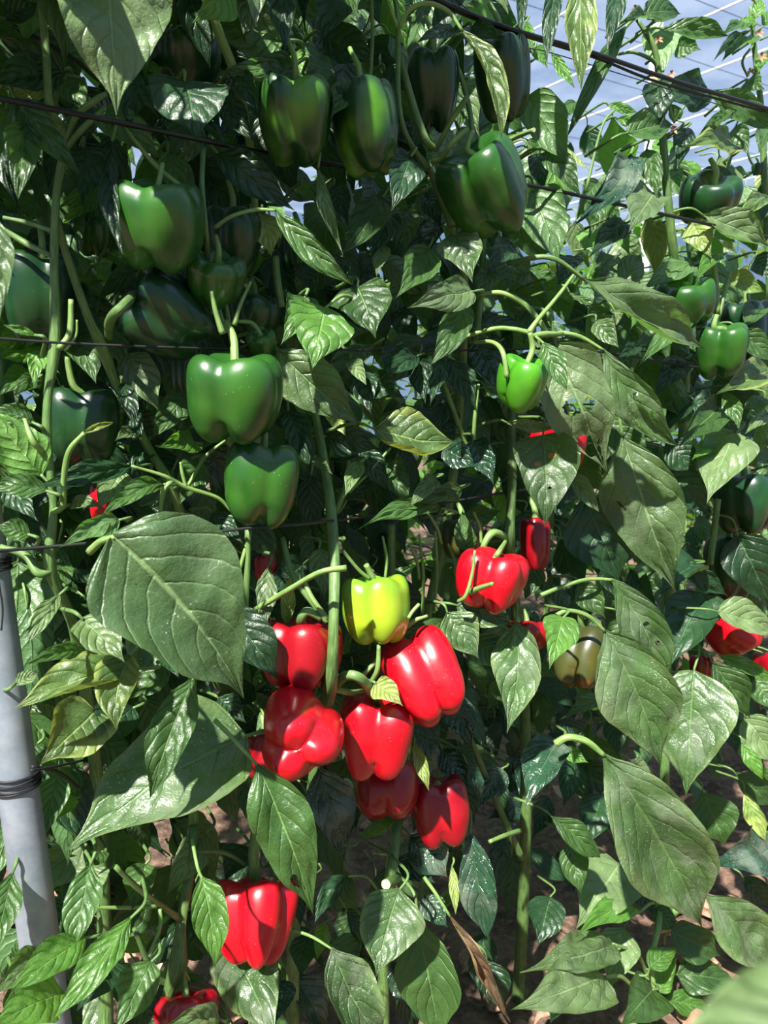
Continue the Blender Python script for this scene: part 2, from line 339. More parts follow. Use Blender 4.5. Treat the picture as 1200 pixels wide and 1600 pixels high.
# ------------------------------------------------------------------ leaves
SH = [(0, .03), (.04, .16), (.10, .48), (.18, .78), (.28, .96), (.38, 1.0), (.5, .94), (.62, .76), (.73, .50), (.82, .27), (.89, .12), (.95, .045), (1, 0.0)]
HT = [(0, .10), (.03, .45), (.08, .74), (.16, .93), (.26, 1.0), (.38, .98), (.5, .88), (.62, .69), (.73, .44), (.82, .22), (.89, .10), (.95, .04), (1, 0.0)]
LN = [(0, .04), (.06, .22), (.15, .52), (.28, .85), (.42, 1.0), (.55, .95), (.68, .75), (.80, .48), (.90, .22), (.96, .09), (1, 0.0)]
def shp(tab, t):
    for i in range(len(tab) - 1):
        if t <= tab[i + 1][0]:
            a, b = tab[i], tab[i + 1]; u = (t - a[0]) / (b[0] - a[0]); return a[1] + (b[1] - a[1]) * u
    return 0.0
def leaf_geo(A, B, W, N0, tab=SH, bend=0.0, arch=0.1, cup=0.25, curl=(0, 0), wave=0.06, twist=0.0, nu=5, nv=16, seed=0, bulge=0.016):
    rn = random.Random(seed); ph = rn.uniform(0, 6); ph2 = rn.uniform(0, 6); fq = rn.uniform(7, 11)
    L = (B - A).length; T0 = (B - A).normalized()
    Nn = (N0 - T0 * N0.dot(T0)).normalized(); S0 = T0.cross(Nn)
    M = (A + B) / 2 + S0 * bend * L + Nn * arch * L * 2
    vs, uvs, fs = [], [], []
    off = Vector((seed * 0.37 % 50, seed * 0.71 % 50, 0))
    for j in range(nv + 1):
        t = j / nv; P = A * (1 - t) ** 2 + M * 2 * t * (1 - t) + B * t * t
        T = ((M - A) * (1 - t) + (B - M) * t).normalized()
        Nt = (N0 - T * N0.dot(T)).normalized(); Nt = (Matrix.Rotation(twist * (t - .3), 3, T) @ Nt); S = T.cross(Nt)
        hw = W / 2 * shp(tab, t)
        row = {0: (0.0, 0.0)}
        for sg in (1, -1):
            x = z = 0.0; cl = curl[0] if sg > 0 else curl[1]
            for k in range(1, nu + 1):
                s0 = (k - .5) / nu
                th = cup * (0.35 + s0) + cl * max(0, s0 - .35) * 2.2 * math.sin(math.pi * min(1, t * 1.15)) ** .5
                x += math.cos(th) / nu; z += math.sin(th) / nu
                row[sg * k] = (sg * x, z)
        for i in range(-nu, nu + 1):
            s = i / nu; x, z = row[i]
            vc = t ** .85 * 6.5 - abs(s) ** 1.2 * 2.1 + (.45 if s > 0 else 0); fr = abs(vc - math.floor(vc) - .5) * 2
            dome = (1 - (1 - fr) ** 3) * (1 - s * s) * min(1, abs(s) * 4 + .15)
            h = hw * z + L * bulge * .55 * dome * shp(tab, t) + wave * hw * math.sin(t * fq + ph + (1.7 if s > 0 else 0)) * s * s
            h += L * bulge * (3.2 * noise.noise(off + Vector((s * 1.3, t * 3, 0))) + 1.5 * noise.noise(off + Vector((s * 3.4, t * 7.5, 9)))) * (0.3 + shp(tab, t))
            xx = hw * x * (1 + 0.075 * math.sin(t * 10 + ph2 + (2 if s > 0 else 0)) * abs(s))
            vs.append(P + S * xx + Nt * h); uvs.append(((s + 1) / 2, t))
    w = 2 * nu + 1
    for j in range(nv):
        for i in range(w - 1):
            k = j * w + i; fs.append((k, k + 1, k + w + 1, k + w))
    return vs, fs, uvs, (M - A).normalized()
# winding gives normals along +N0 (towards the viewer's side)
TABS = {'s': SH, 'h': HT, 'l': LN}

PLANTS = [  # stem pixel column, label
 (-60, 'pepper plant at the left edge, its stem mostly hidden behind the grey pole'),
 (95, 'pepper plant whose long pale stem rises on the left in front of two dark peppers'),
 (290, 'pepper plant with slanting stem carrying the column of large green peppers'),
 (505, 'pepper plant with thick upright centre stem above the cluster of red peppers'),
 (665, 'pepper plant behind the cluster, its twin stems rising between upper green peppers'),
 (815, 'pepper plant with the arching branch of one small bright green pepper'),
 (1010, 'tall pepper plant right of centre whose top stands against the roof film'),
 (1180, 'pepper plant at the right edge with flowers near its tip'),
]
plants = []
for px, lab in PLANTS:
    b = at(px, 1400, -0.05); b.z = 0.0
    plants.append(dict(px=px, root=thing('pepper_plant', lab, 'pepper plant', b, 'pepper plants of the front row'), n=0, rest=[]))
def plant_of(p):
    best = min(plants, key=lambda q: abs((p - q['root'].location).dot(U)))
    return best
NLEAF = [0]
def facing(mid, T, roll, lift=0.35):
    v = (CAM - mid).normalized() + UP * lift
    v = (v - T * v.dot(T)).normalized()
    return Matrix.Rotation(R(roll), 3, T) @ v
def leaf(bx, by, tx, ty, w, d, kind='n', shape='s', dt=None, roll=0, bend=0.0, arch=0.07, cup=0.34, curl=None, wave=0.13, twist=None, pet=None, under=False, plant=None, lift=0.3, pr=0.0016, label=None):
    """traced leaf: base and tip in the photograph, blade width, distance in front of the row (m)"""
    NLEAF[0] += 1
    rn = random.Random(NLEAF[0])
    if dt is None: dt = d + (0.035 if ty > by else -0.005)
    if twist is None: twist = rn.uniform(-.45, .45)
    if curl is None: curl = rn.choice([(0, 0), (.45, 0), (0, .45), (-.3, .2), (.2, -.4)])
    A = at(bx, by, d); B = at(tx, ty, dt)
    mid = (A + B) / 2; T = (B - A).normalized(); sc = depth(mid) / FPX
    N0 = facing(mid, T, roll + rn.uniform(-8, 8), lift)
    if under: N0 = -N0; arch = -arch; cup = -cup; curl = (-curl[1], -curl[0]); bend = -bend
    pl = plants[plant] if plant is not None else plant_of(mid)
    vs, fs, uvs, t0 = leaf_geo(A, B, w * sc * 1.06, N0, TABS[shape], bend, arch, cup, curl, wave, twist, 7, 26, NLEAF[0])
    o = link_mesh('leaf', vs, fs, LM[kind], pl['root'], uvs); pl['n'] += 1
    if label: o['label'] = label
    L = (B - A).length
    if pet is None:
        p1 = A - t0 * L * .22 + NRM * 0.004; p2 = p1 - T * L * .12 - NRM * 0.04 - UP * 0.012
        pts = [p2, p1, A + t0 * 0.002]
    else:
        pts = [at(x, y, d - 0.03 * (1 - k / len(pet)) if True else d) for k, (x, y) in enumerate(pet)] + [A + t0 * 0.002]
    r = max(pr, L * 0.013)
    # the petiole hangs on the blade, one level deeper
    tube('petiole', pts, [r * 1.15] + [r] * (len(pts) - 2) + [r * .75], PET if pet else STEM, o, 7)
    # midrib standing proud on the underside
    return o

L = leaf
# --- top left
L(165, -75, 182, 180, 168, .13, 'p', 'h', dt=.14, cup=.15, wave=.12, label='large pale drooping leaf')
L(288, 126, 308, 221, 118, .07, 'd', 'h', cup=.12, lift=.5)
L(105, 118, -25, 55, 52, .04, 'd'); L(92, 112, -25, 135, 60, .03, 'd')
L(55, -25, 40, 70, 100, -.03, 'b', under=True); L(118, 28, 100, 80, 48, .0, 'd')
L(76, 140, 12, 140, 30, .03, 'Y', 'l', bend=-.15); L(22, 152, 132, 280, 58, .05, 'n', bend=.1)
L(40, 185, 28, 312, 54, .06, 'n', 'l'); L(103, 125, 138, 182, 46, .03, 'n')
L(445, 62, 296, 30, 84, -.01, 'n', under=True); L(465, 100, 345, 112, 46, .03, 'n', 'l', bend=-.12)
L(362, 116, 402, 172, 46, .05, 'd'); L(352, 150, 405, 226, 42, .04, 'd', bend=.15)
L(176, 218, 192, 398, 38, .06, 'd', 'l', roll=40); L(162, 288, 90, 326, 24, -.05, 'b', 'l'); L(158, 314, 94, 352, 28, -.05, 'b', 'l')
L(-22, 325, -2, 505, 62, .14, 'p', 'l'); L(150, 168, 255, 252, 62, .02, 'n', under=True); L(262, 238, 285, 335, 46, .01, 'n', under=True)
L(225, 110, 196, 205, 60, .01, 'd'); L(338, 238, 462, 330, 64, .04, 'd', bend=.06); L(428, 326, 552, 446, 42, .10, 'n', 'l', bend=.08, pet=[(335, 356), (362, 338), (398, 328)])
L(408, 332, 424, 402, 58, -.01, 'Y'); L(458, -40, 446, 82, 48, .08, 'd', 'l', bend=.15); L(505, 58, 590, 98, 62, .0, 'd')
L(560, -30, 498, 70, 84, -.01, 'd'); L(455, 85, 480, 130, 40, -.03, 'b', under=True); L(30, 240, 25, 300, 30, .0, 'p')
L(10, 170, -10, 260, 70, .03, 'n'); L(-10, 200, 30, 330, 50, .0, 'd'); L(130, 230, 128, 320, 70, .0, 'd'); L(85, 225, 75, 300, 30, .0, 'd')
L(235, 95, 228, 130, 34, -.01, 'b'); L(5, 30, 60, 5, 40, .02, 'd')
# --- top centre
L(577, 130, 515, 188, 58, .045, 'n', 'h', lift=.9); L(720, 46, 783, 217, 46, .12, 'y', 'l', bend=-.16, curl=(.9, 0), roll=-20, pet=[(624, 42), (640, 15), (668, 5), (700, 18)], pr=.002)
L(712, 54, 652, 66, 30, .05, 'd', 'l'); L(735, 42, 785, 66, 30, .04, 'd'); L(642, 244, 611, 332, 58, .06, 'd', cup=.3)
L(497, 260, 536, 398, 24, .06, 'p', 'l', roll=20); L(598, 308, 530, 402, 58, .02, 'n', bend=-.1); L(612, 335, 580, 405, 48, .01, 'd')
L(470, 288, 492, 316, 34, -.03, 'b'); L(712, 366, 738, 442, 66, .05, 'u', 'h'); L(670, 386, 617, 468, 56, .04, 'n', bend=-.1); L(598, 382, 588, 434, 32, .02, 'p')
L(640, 330, 628, 400, 45, .0, 'n'); L(520, 290, 545, 350, 40, -.01, 'd'); L(665, 300, 690, 360, 34, -.01, 'd')
L(600, 110, 650, 150, 40, -.01, 'd'); L(680, 350, 670, 400, 36, .0, 'd')
# --- top right against the sky
L(868, -30, 852, 102, 30, .06, 'd', 'l'); L(907, -45, 908, 142, 52, .05, 'y', 'l'); L(815, -30, 811, 63, 20, .04, 'd', 'l'); L(966, -25, 949, 78, 30, .02, 'd', 'l')
L(978, 42, 886, 214, 40, .01, 'n', 'l', curl=(1.0, 1.0)); L(826, 150, 892, 262, 70, .02, 'n', 'h', under=True); L(832, 298, 874, 418, 78, .02, 'n', 'h', under=True)
L(852, 232, 908, 308, 44, .03, 'n', pet=[(812, 246), (830, 234)]); L(1006, 22, 1063, 22, 42, -.01, 'n', 'h'); L(1035, 46, 1138, 56, 36, .02, 'n', 'l')
L(1012, 30, 966, 40, 22, .0, 'n'); L(1030, 42, 1035, 122, 54, -.03, 'p', under=True); L(1055, 72, 1096, 78, 36, -.03, 'n')
L(1168, 40, 1126, 58, 30, -.04, 'n', plant=7); L(1170, 60, 1127, 97, 44, -.04, 'n', 'h', plant=7); L(1157, 52, 1114, 96, 16, -.03, 'd', 'l', plant=7)
L(1178, 32, 1190, -4, 22, -.05, 'b', plant=7); L(1166, 28, 1180, 50, 20, -.05, 'b', plant=7); L(1190, 40, 1215, 20, 26, -.05, 'b', plant=7)
L(1108, 142, 1210, 202, 46, .01, 'n', 'l', pet=[(1054, 190), (1070, 165), (1088, 148)]); L(1112, 150, 1000, 148, 56, .01, 'd'); L(980, 208, 1052, 195, 50, .03, 'n', 'h', wave=.15)
L(1146, 228, 1064, 232, 54, .01, 'y', 'h', wave=.2); L(1152, 170, 1080, 228, 22, .0, 'n', 'l'); L(1022, 303, 982, 364, 72, .05, 'p', 'h', wave=.15)
L(1010, 232, 1028, 314, 36, .03, 'n'); L(992, 250, 968, 306, 50, .0, 'n'); L(985, 242, 893, 356, 52, .01, 'w', bend=-.15, curl=(.6, 0))
L(1098, 336, 1204, 386, 56, .04, 'p', curl=(1.1, 0)); L(1080, 344, 1112, 404, 42, .01, 'Y'); L(978, 348, 918, 404, 42, .01, 'd')
L(948, 164, 996, 176, 16, -.12, 'b', 'l'); L(963, 186, 1014, 196, 20, -.12, 'b', 'l'); L(862, 86, 898, 138, 18, -.08, 'b', 'l'); L(822, 34, 833, 84, 18, -.08, 'b', 'l'); L(835, 74, 856, 108, 26, -.08, 'b')
L(1078, 282, 1155, 345, 80, -.03, 'd', 'h'); L(1204, 308, 1148, 346, 30, .02, 'y', 'l'); L(1030, 122, 1030, 208, 50, .0, 'd'); L(1072, 200, 1058, 264, 36, -.01, 'd')
L(1060, 190, 1045, 160, 22, .02, 'n'); L(1055, 265, 1062, 295, 24, -.02, 'b'); L(1165, 128, 1195, 140, 30, -.04, 'n', plant=7); L(1200, 90, 1180, 120, 24, -.06, 'b', plant=7)
L(1150, 195, 1170, 245, 30, -.05, 'n', plant=7); L(1200, 200, 1185, 240, 32, -.03, 'n', plant=7); L(1125, 200, 1140, 220, 16, -.06, 'b', plant=7); L(1120, 355, 1150, 380, 26, -.02, 'b')
L(1165, 270, 1120, 300, 26, -.06, 'n', plant=7); L(955, 350, 985, 400, 30, -.03, 'b'); L(960, 310, 950, 345, 26, -.06, 'b')
L(840, 240, 850, 300, 40, -.01, 'd'); L(900, 160, 870, 200, 26, -.04, 'n')
# --- middle left
L(66, 744, -25, 632, 78, .05, 'b', under=True, lift=.1); L(54, 662, -12, 640, 36, .05, 'n', 'l', bend=.1); L(76, 768, -15, 764, 40, .07, 'n', 'l', bend=.12)
L(58, 525, 5, 508, 14, .05, 'b', 'l'); L(128, 678, 178, 660, 14, .08, 'Y', 'l', curl=(.8, .8), pet=[(82, 800), (98, 790), (100, 745), (108, 705)], pr=.0024)
L(198, 552, 252, 645, 62, .0, 'p', wave=.2); L(298, 614, 238, 684, 46, .01, 'n', 'l'); L(305, 692, 245, 700, 44, .02, 'b', 'h', curl=(.7, 0))
L(210, 728, 55, 762, 40, .03, 'd', 'l'); L(258, 757, 160, 806, 36, .05, 'n', 'l', bend=.12); L(192, 734, 152, 800, 52, .02, 'p'); L(110, 788, 158, 792, 32, .02, 'p')
L(190, 598, 212, 664, 30, .03, 'd', 'l'); L(215, 672, 178, 690, 30, .01, 'p'); L(205, 640, 222, 690, 28, .0, 'd')
L(55, 552, -5, 562, 34, -.04, 'b'); L(50, 580, -8, 622, 38, -.03, 'n'); L(62, 536, 52, 606, 30, -.02, 'b', under=True); L(30, 520, -5, 560, 36, -.05, 'b')
L(118, 440, 138, 505, 34, -.01, 'd'); L(212, 418, 148, 474, 30, -.01, 'n'); L(120, 520, 150, 600, 60, -.02, 'n', under=True); L(160, 560, 185, 620, 40, -.02, 'd')
L(150, 410, 175, 440, 30, -.03, 'b'); L(170, 395, 215, 425, 24, -.03, 'b'); L(310, 720, 280, 790, 50, .0, 'n'); L(230, 690, 205, 740, 40, -.01, 'd')
L(60, 590, 20, 620, 30, -.01, 'n'); L(265, 670, 232, 650, 30, .0, 'u')
# --- middle
L(508, 480, 488, 578, 96, .10, 'b', 'h', cup=.12, pet=[(560, 470), (535, 462)]); L(476, 464, 438, 540, 58, .07, 'n', 'h', bend=-.1, curl=(.5, 0)); L(558, 448, 587, 529, 92, .07, 'n', 'h')
L(432, 546, 566, 666, 82, .05, 'p', 's', bend=.05); L(736, 456, 635, 482, 54, .08, 'p', 'h', dt=.09); L(728, 470, 672, 572, 48, .06, 'n', 'l', bend=-.08)
L(583, 670, 712, 690, 92, .07, 'y', 's', bend=.16, curl=(1.35, 0), cup=.2, dt=.09, label='leaf with rolled yellow margin'); L(722, 762, 622, 782, 34, .04, 'n', bend=-.12); L(682, 746, 636, 796, 28, .05, 'p')
L(652, 556, 598, 592, 34, .01, 'd'); L(655, 553, 665, 632, 44, .0, 'd'); L(688, 558, 672, 634, 32, .01, 'd'); L(572, 592, 632, 622, 48, .0, 'd'); L(560, 578, 580, 648, 46, -.01, 'd')
L(738, 690, 772, 758, 48, .03, 'w', 'h'); L(692, 700, 745, 732, 44, .03, 'w'); L(450, 640, 485, 738, 46, .0, 'd'); L(508, 682, 594, 702, 48, .0, 'd'); L(540, 784, 612, 720, 30, .0, 'd')
L(562, 722, 538, 778, 28, .03, 'p'); L(490, 716, 521, 742, 18, .03, 'p'); L(546, 560, 574, 604, 28, .0, 'p'); L(512, 640, 542, 684, 30, .0, 'Y'); L(622, 640, 632, 662, 20, -.02, 'b')
L(560, 700, 610, 770, 40, -.01, 'd'); L(600, 720, 640, 790, 46, -.02, 'n'); L(700, 560, 745, 640, 44, -.01, 'd'); L(745, 530, 785, 620, 60, .0, 'w'); L(700, 640, 710, 690, 36, -.02, 'w')
L(620, 540, 600, 580, 36, -.01, 'd'); L(585, 400, 560, 440, 40, -.01, 'd'); L(530, 400, 510, 450, 40, -.01, 'd'); L(470, 410, 490, 460, 36, -.01, 'd'); L(775, 420, 740, 470, 36, -.01, 'n')
L(800, 380, 760, 430, 46, -.02, 'd'); L(700, 620, 680, 680, 36, -.02, 'd'); L(455, 560, 470, 640, 40, -.01, 'n')
# --- middle right
L(868, 538, 950, 742, 112, .09, 'h', 'h', bend=.04, cup=.1, dt=.10, label='pale leaf eaten full of holes'); L(848, 534, 886, 610, 38, .12, 'n', 'l', pet=[(830, 520)])
L(942, 545, 1058, 696, 62, .10, 's', 'l', bend=.12, pet=[(835, 528), (868, 520), (905, 526)], pr=.0026); L(912, 436, 1102, 546, 78, .08, 'p', 's', bend=.08, curl=(1.1, 0), dt=.09)
L(848, 680, 852, 824, 100, .07, 'r', 'h', bend=-.05, label='leaf with two rust brown spots'); L(972, 680, 1056, 924, 112, .05, 'p', 's', bend=.04); L(1150, 676, 1104, 788, 80, .04, 'p', 'h', cup=.1)
L(1122, 640, 1060, 700, 62, .02, 'n', 'h', curl=(1.2, 0)); L(1085, 644, 1028, 636, 38, .0, 'n'); L(1132, 612, 1156, 668, 28, .04, 'n', 'l'); L(1206, 584, 1116, 618, 58, .03, 'y', 'h', wave=.25)
L(1148, 514, 1212, 564, 40, .05, 'n', 'l'); L(1076, 494, 998, 572, 46, .02, 'n'); L(1082, 412, 998, 458, 46, .0, 'n', under=True); L(968, 446, 1002, 396, 42, .02, 'p')
L(1125, 398, 1086, 440, 32, .02, 'b'); L(1132, 432, 1196, 458, 34, .0, 'Y'); L(888, 456, 962, 492, 16, .05, 'n', 'l', bend=.12); L(852, 442, 900, 470, 26, .0, 'b')
L(1206, 648, 1164, 678, 20, .03, 'p', 'l'); L(1045, 735, 1105, 805, 66, -.01, 'd', 'h'); L(888, 734, 936, 800, 30, .02, 'p', 'l'); L(790, 660, 872, 668, 20, .04, 'p', 'l', bend=.1)
L(1040, 690, 1090, 740, 50, -.01, 'd'); L(930, 500, 968, 545, 34, .02, 'u'); L(1000, 540, 960, 570, 24, .02, 'd', 'l'); L(1070, 560, 1020, 620, 44, -.01, 'd'); L(1075, 620, 1040, 680, 40, -.02, 'd')
L(1110, 700, 1080, 720, 26, .02, 'b'); L(1160, 640, 1205, 625, 26, .02, 'n'); L(1190, 480, 1160, 515, 40, -.01, 'n'); L(1180, 400, 1205, 440, 36, -.01, 'd'); L(900, 400, 870, 450, 40, -.01, 'd')
L(960, 400, 925, 440, 36, -.01, 'n'); L(1200, 720, 1165, 700, 34, .02, 'n'); L(1010, 480, 985, 515, 30, .0, 'b')
# --- lower left
L(176, 836, 380, 1090, 212, .15, 'g', 'h', bend=-.07, cup=.2, dt=.16, wave=.05, roll=8, pet=[(140, 862), (158, 846)], pr=.0028, label='very large broad leaf with one pinhole')
L(128, 966, 196, 1036, 66, .11, 'p', 'h'); L(204, 1022, 182, 1142, 78, .10, 'y', 's', curl=(0, 1.0), bend=.14); L(134, 1014, 42, 1038, 30, .10, 'n', 'l', bend=.06)
L(208, 1044, 18, 1110, 78, .10, 'y', 's', bend=.07, curl=(0, 1.3), dt=.11); L(150, 1112, 62, 1196, 104, .06, 'y', 'h', under=False); L(210, 1105, 118, 1180, 74, .05, 'd')
L(302, 1060, 234, 1248, 72, .10, 'n', 'l', bend=.05); L(384, 1150, 100, 1334, 178, .07, 'u', 'h', bend=.06, curl=(0, .7), cup=.15, dt=.08, label='broad leaf with folded lower margin')
L(28, 876, 22, 1014, 104, -.07, 'n', under=True); L(94, 928, 40, 1008, 30, .05, 'p', 'l'); L(48, 1000, 60, 1085, 80, -.06, 'd'); L(188, 812, 92, 856, 42, .08, 'n', 's', under=True)
L(48, 836, -8, 820, 36, .06, 'n'); L(350, 946, 438, 1066, 74, .05, 'd', 's'); L(420, 884, 410, 988, 32, .02, 'p', 'l'); L(448, 978, 454, 896, 25, .03, 'Y', 'l'); L(498, 856, 508, 938, 42, -.01, 'p')
L(330, 800, 380, 850, 34, .0, 'd'); L(240, 790, 225, 840, 46, .0, 'd'); L(110, 1060, 60, 1100, 40, .0, 'b'); L(95, 880, 110, 920, 30, .0, 'n'); L(10, 760, 60, 815, 40, .01, 'd')
L(20, 1070, 60, 1050, 24, .05, 'p', 'l'); L(255, 1020, 280, 1060, 30, .0, 'd'); L(340, 1090, 385, 1130, 40, -.01, 'd'); L(60, 1160, 20, 1230, 60, -.02, 'n'); L(90, 1208, 70, 1310, 46, .01, 'n', under=True); L(118, 1245, 78, 1290, 32, -.01, 'b')
L(310, 950, 345, 1000, 36, .0, 'p')
# --- centre bottom
L(690, 794, 562, 826, 38, .05, 'n', 's', bend=.1); L(730, 862, 722, 796, 36, .02, 'n', under=True); L(714, 946, 804, 978, 50, .05, 'u', 'h', wave=.18); L(698, 956, 748, 1030, 60, .05, 'u', 's')
L(738, 996, 794, 1044, 56, .03, 'u'); L(786, 972, 772, 1048, 40, .03, 'p'); L(694, 968, 600, 1036, 34, .03, 'n', 'l'); L(586, 1068, 630, 1104, 40, .085, 'Y', 'h')
L(700, 1080, 738, 1170, 50, .0, 'w'); L(646, 1160, 670, 1236, 22, .06, 'Y', 'l'); L(400, 1192, 490, 1432, 92, .12, 'o', 's', bend=-.04, pet=[(335, 1125), (365, 1155)], label='long light green leaf with two holes near its tip')
L(625, 1388, 588, 1526, 102, .08, 'u', 's', bend=.05); L(518, 1480, 604, 1632, 86, .08, 'u', 's', pet=[(455, 1452), (488, 1464)], bend=.12); L(652, 1438, 690, 1632, 92, .07, 'n', 's', cup=.35)
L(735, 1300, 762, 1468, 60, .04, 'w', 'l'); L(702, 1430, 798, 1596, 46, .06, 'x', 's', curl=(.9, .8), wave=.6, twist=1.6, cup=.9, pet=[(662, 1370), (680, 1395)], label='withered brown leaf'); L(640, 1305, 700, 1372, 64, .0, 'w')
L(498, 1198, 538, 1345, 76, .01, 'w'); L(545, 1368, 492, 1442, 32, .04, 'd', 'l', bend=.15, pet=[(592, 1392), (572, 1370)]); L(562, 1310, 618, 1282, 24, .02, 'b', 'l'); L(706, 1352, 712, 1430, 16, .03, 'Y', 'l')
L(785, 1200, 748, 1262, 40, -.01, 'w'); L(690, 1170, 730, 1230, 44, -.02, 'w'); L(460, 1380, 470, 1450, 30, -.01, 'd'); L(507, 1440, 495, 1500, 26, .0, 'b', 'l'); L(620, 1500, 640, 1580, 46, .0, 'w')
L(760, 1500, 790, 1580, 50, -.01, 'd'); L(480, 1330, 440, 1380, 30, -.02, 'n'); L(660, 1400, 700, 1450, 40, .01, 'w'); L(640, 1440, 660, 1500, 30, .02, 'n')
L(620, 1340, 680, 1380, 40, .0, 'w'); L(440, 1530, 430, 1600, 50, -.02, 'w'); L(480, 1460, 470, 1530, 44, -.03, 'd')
# --- lower right
L(944, 984, 1032, 1198, 122, .10, 'u', 's', bend=-.05, pet=[(868, 962), (888, 954), (918, 962)], pr=.0028); L(956, 904, 1036, 1074, 74, .08, 's', 'l', bend=-.08, pet=[(845, 930), (880, 916), (920, 905)], pr=.0026)
L(880, 964, 858, 1046, 56, .11, 'b', 'h'); L(806, 970, 792, 1146, 78, .06, 'u', 's', bend=-.1); L(1084, 1048, 1072, 1244, 118, .07, 'u', 'h', cup=.1); L(1100, 928, 1042, 1050, 84, .03, 'd', 'h')
L(1122, 956, 1216, 988, 56, .08, 'p', 'h'); L(1112, 1034, 1172, 1122, 54, .05, 'n'); L(1120, 1024, 1208, 1064, 28, .05, 'b', 'l'); L(1152, 836, 1206, 950, 78, .03, 'd', 'h')
L(910, 775, 968, 912, 112, .01, 'd', 's'); L(1088, 880, 1028, 934, 62, .03, 'd', 'h', curl=(0, .8)); L(1056, 880, 1138, 932, 36, .02, 'd'); L(1164, 1120, 1216, 1196, 60, .05, 'p', 'h'); L(1158, 1160, 1192, 1218, 24, .06, 'b', 'l')
L(942, 1098, 876, 1124, 34, .03, 'n'); L(902, 912, 946, 966, 44, .04, 'n'); L(870, 1158, 820, 1264, 72, .06, 'w', 'h'); L(878, 1172, 920, 1192, 26, .04, 'b')
L(942, 1178, 1096, 1448, 140, .13, 'u', 's', bend=-.04, pet=[(868, 1162), (888, 1152), (916, 1158)], pr=.003, label='huge hanging leaf dusted with white specks'); L(862, 1276, 938, 1340, 42, .07, 'n', 'l'); L(888, 1318, 908, 1398, 46, .05, 'n')
L(968, 1350, 900, 1452, 104, .03, 'p', 'h'); L(1002, 1424, 898, 1466, 44, .07, 'b', 's', bend=.1, pet=[(1030, 1410), (1016, 1412)]); L(958, 1475, 812, 1520, 72, .08, 'p', 's', bend=-.08, pet=[(1014, 1530), (995, 1490)])
L(946, 1526, 798, 1578, 96, .11, 'p', 's', bend=-.04, pet=[(1025, 1552), (995, 1545), (970, 1526)]); L(974, 1448, 952, 1548, 60, .05, 'p', 's'); L(1014, 1512, 1058, 1480, 34, .11, 'b', 'h'); L(1030, 1550, 1058, 1494, 32, .10, 'b', 'h')
L(1048, 1456, 1126, 1494, 58, .08, 'n', 'h', pet=[(1038, 1475), (1040, 1462)]); L(1058, 1522, 1154, 1536, 52, .09, 'n', 'h'); L(1038, 1560, 1116, 1580, 36, .09, 'b'); L(1020, 1546, 968, 1606, 74, .12, 'n', 'h')
L(1100, 1398, 1212, 1516, 84, .06, 'u', 's'); L(1208, 1316, 1094, 1354, 78, .06, 'w', 'h', bend=-.12); L(1098, 1238, 1134, 1322, 70, .02, 'n'); L(1162, 1236, 1196, 1314, 30, .04, 'Y', 'l')
L(940, 1240, 920, 1320, 60, .0, 'd'); L(1020, 1420, 1060, 1455, 36, .04, 'n'); L(1150, 1210, 1206, 1260, 50, .02, 'n'); L(1160, 1370, 1206, 1420, 44, .0, 'd'); L(1180, 1060, 1206, 1110, 44, .01, 'n')
L(1160, 1540, 1215, 1580, 50, .05, 'n'); L(860, 1400, 840, 1480, 60, -.02, 'd'); L(880, 1540, 860, 1600, 50, .0, 'd'); L(1000, 1380, 1020, 1430, 40, .02, 'd'); L(900, 1190, 880, 1260, 44, .0, 'd')
# --- bottom left
L(206, 1432, 84, 1592, 52, .13, 'b', 'l', bend=-.05, label='narrow smooth leaf pointing down left'); L(136, 1464, 18, 1548, 58, .11, 'b', 'l'); L(100, 1550, -20, 1606, 76, .13, 'b', 's'); L(74, 1488, -12, 1556, 58, .09, 'p', 's')
L(142, 1348, 112, 1486, 56, .08, 'n', 'l'); L(142, 1350, 156, 1418, 42, .05, 'p'); L(20, 1362, -12, 1492, 48, .06, 'n', 'l'); L(314, 1368, 336, 1514, 60, .12, 'b', 's', bend=-.06, pet=[(300, 1310), (308, 1352)])
L(238, 1500, 178, 1616, 66, .09, 'n', 's'); L(352, 1475, 432, 1630, 104, .01, 'u', 's', bend=-.05, dt=.12); L(345, 1592, 262, 1600, 40, .10, 'p', 'l'); L(228, 1348, 206, 1424, 52, .02, 'n'); L(322, 1300, 258, 1402, 50, .0, 'p')
L(180, 1500, 120, 1580, 80, .04, 'd'); L(60, 1400, 90, 1470, 50, .01, 'd'); L(20, 1280, -15, 1380, 60, -.04, 'n', under=True); L(300, 1420, 260, 1500, 44, -.02, 'd'); L(160, 1330, 130, 1370, 30, .02, 'n')
L(380, 1320, 350, 1380, 44, -.02, 'd'); L(215, 1560, 250, 1620, 50, .03, 'd'); L(430, 1250, 400, 1310, 40, -.02, 'd'); L(25, 1500, 50, 1450, 26, .03, 'n')

# the very near leaf, out of focus at the lower right corner, belongs to a plant on the camera's side
def near_plant():
    base = Vector((0.30, 0.02, 0.0)); rt = thing('pepper_plant', 'out of focus pepper plant leaning in at the lower right corner, nearest of all', 'pepper plant', base)
    A = CAM + ray(1380, 1560) * 0.14; B = CAM + ray(1000, 1690) * 0.12
    m = (A + B) / 2; T = (B - A).normalized(); N0 = facing(m, T, 0, .6)
    vs, fs, uvs, t0 = leaf_geo(A, B, 0.021, N0, SH, 0, .04, .2, (0, 0), .03, 0, 6, 20, 991)
    o = link_mesh('leaf', vs, fs, LM['p'], rt, uvs)
    tube('petiole', [base + Vector((0, 0, .55)), base + Vector((-.02, .03, .66)), A - T * .03 - UP * .02, A], [.002, .002, .0018, .0014], PET, o, 7)
    tube('main_stem', [base, base + Vector((.01, .0, .3)), base + Vector((0, 0, .56))], [.007, .006, .003], STEM, rt, 8)
near_plant()

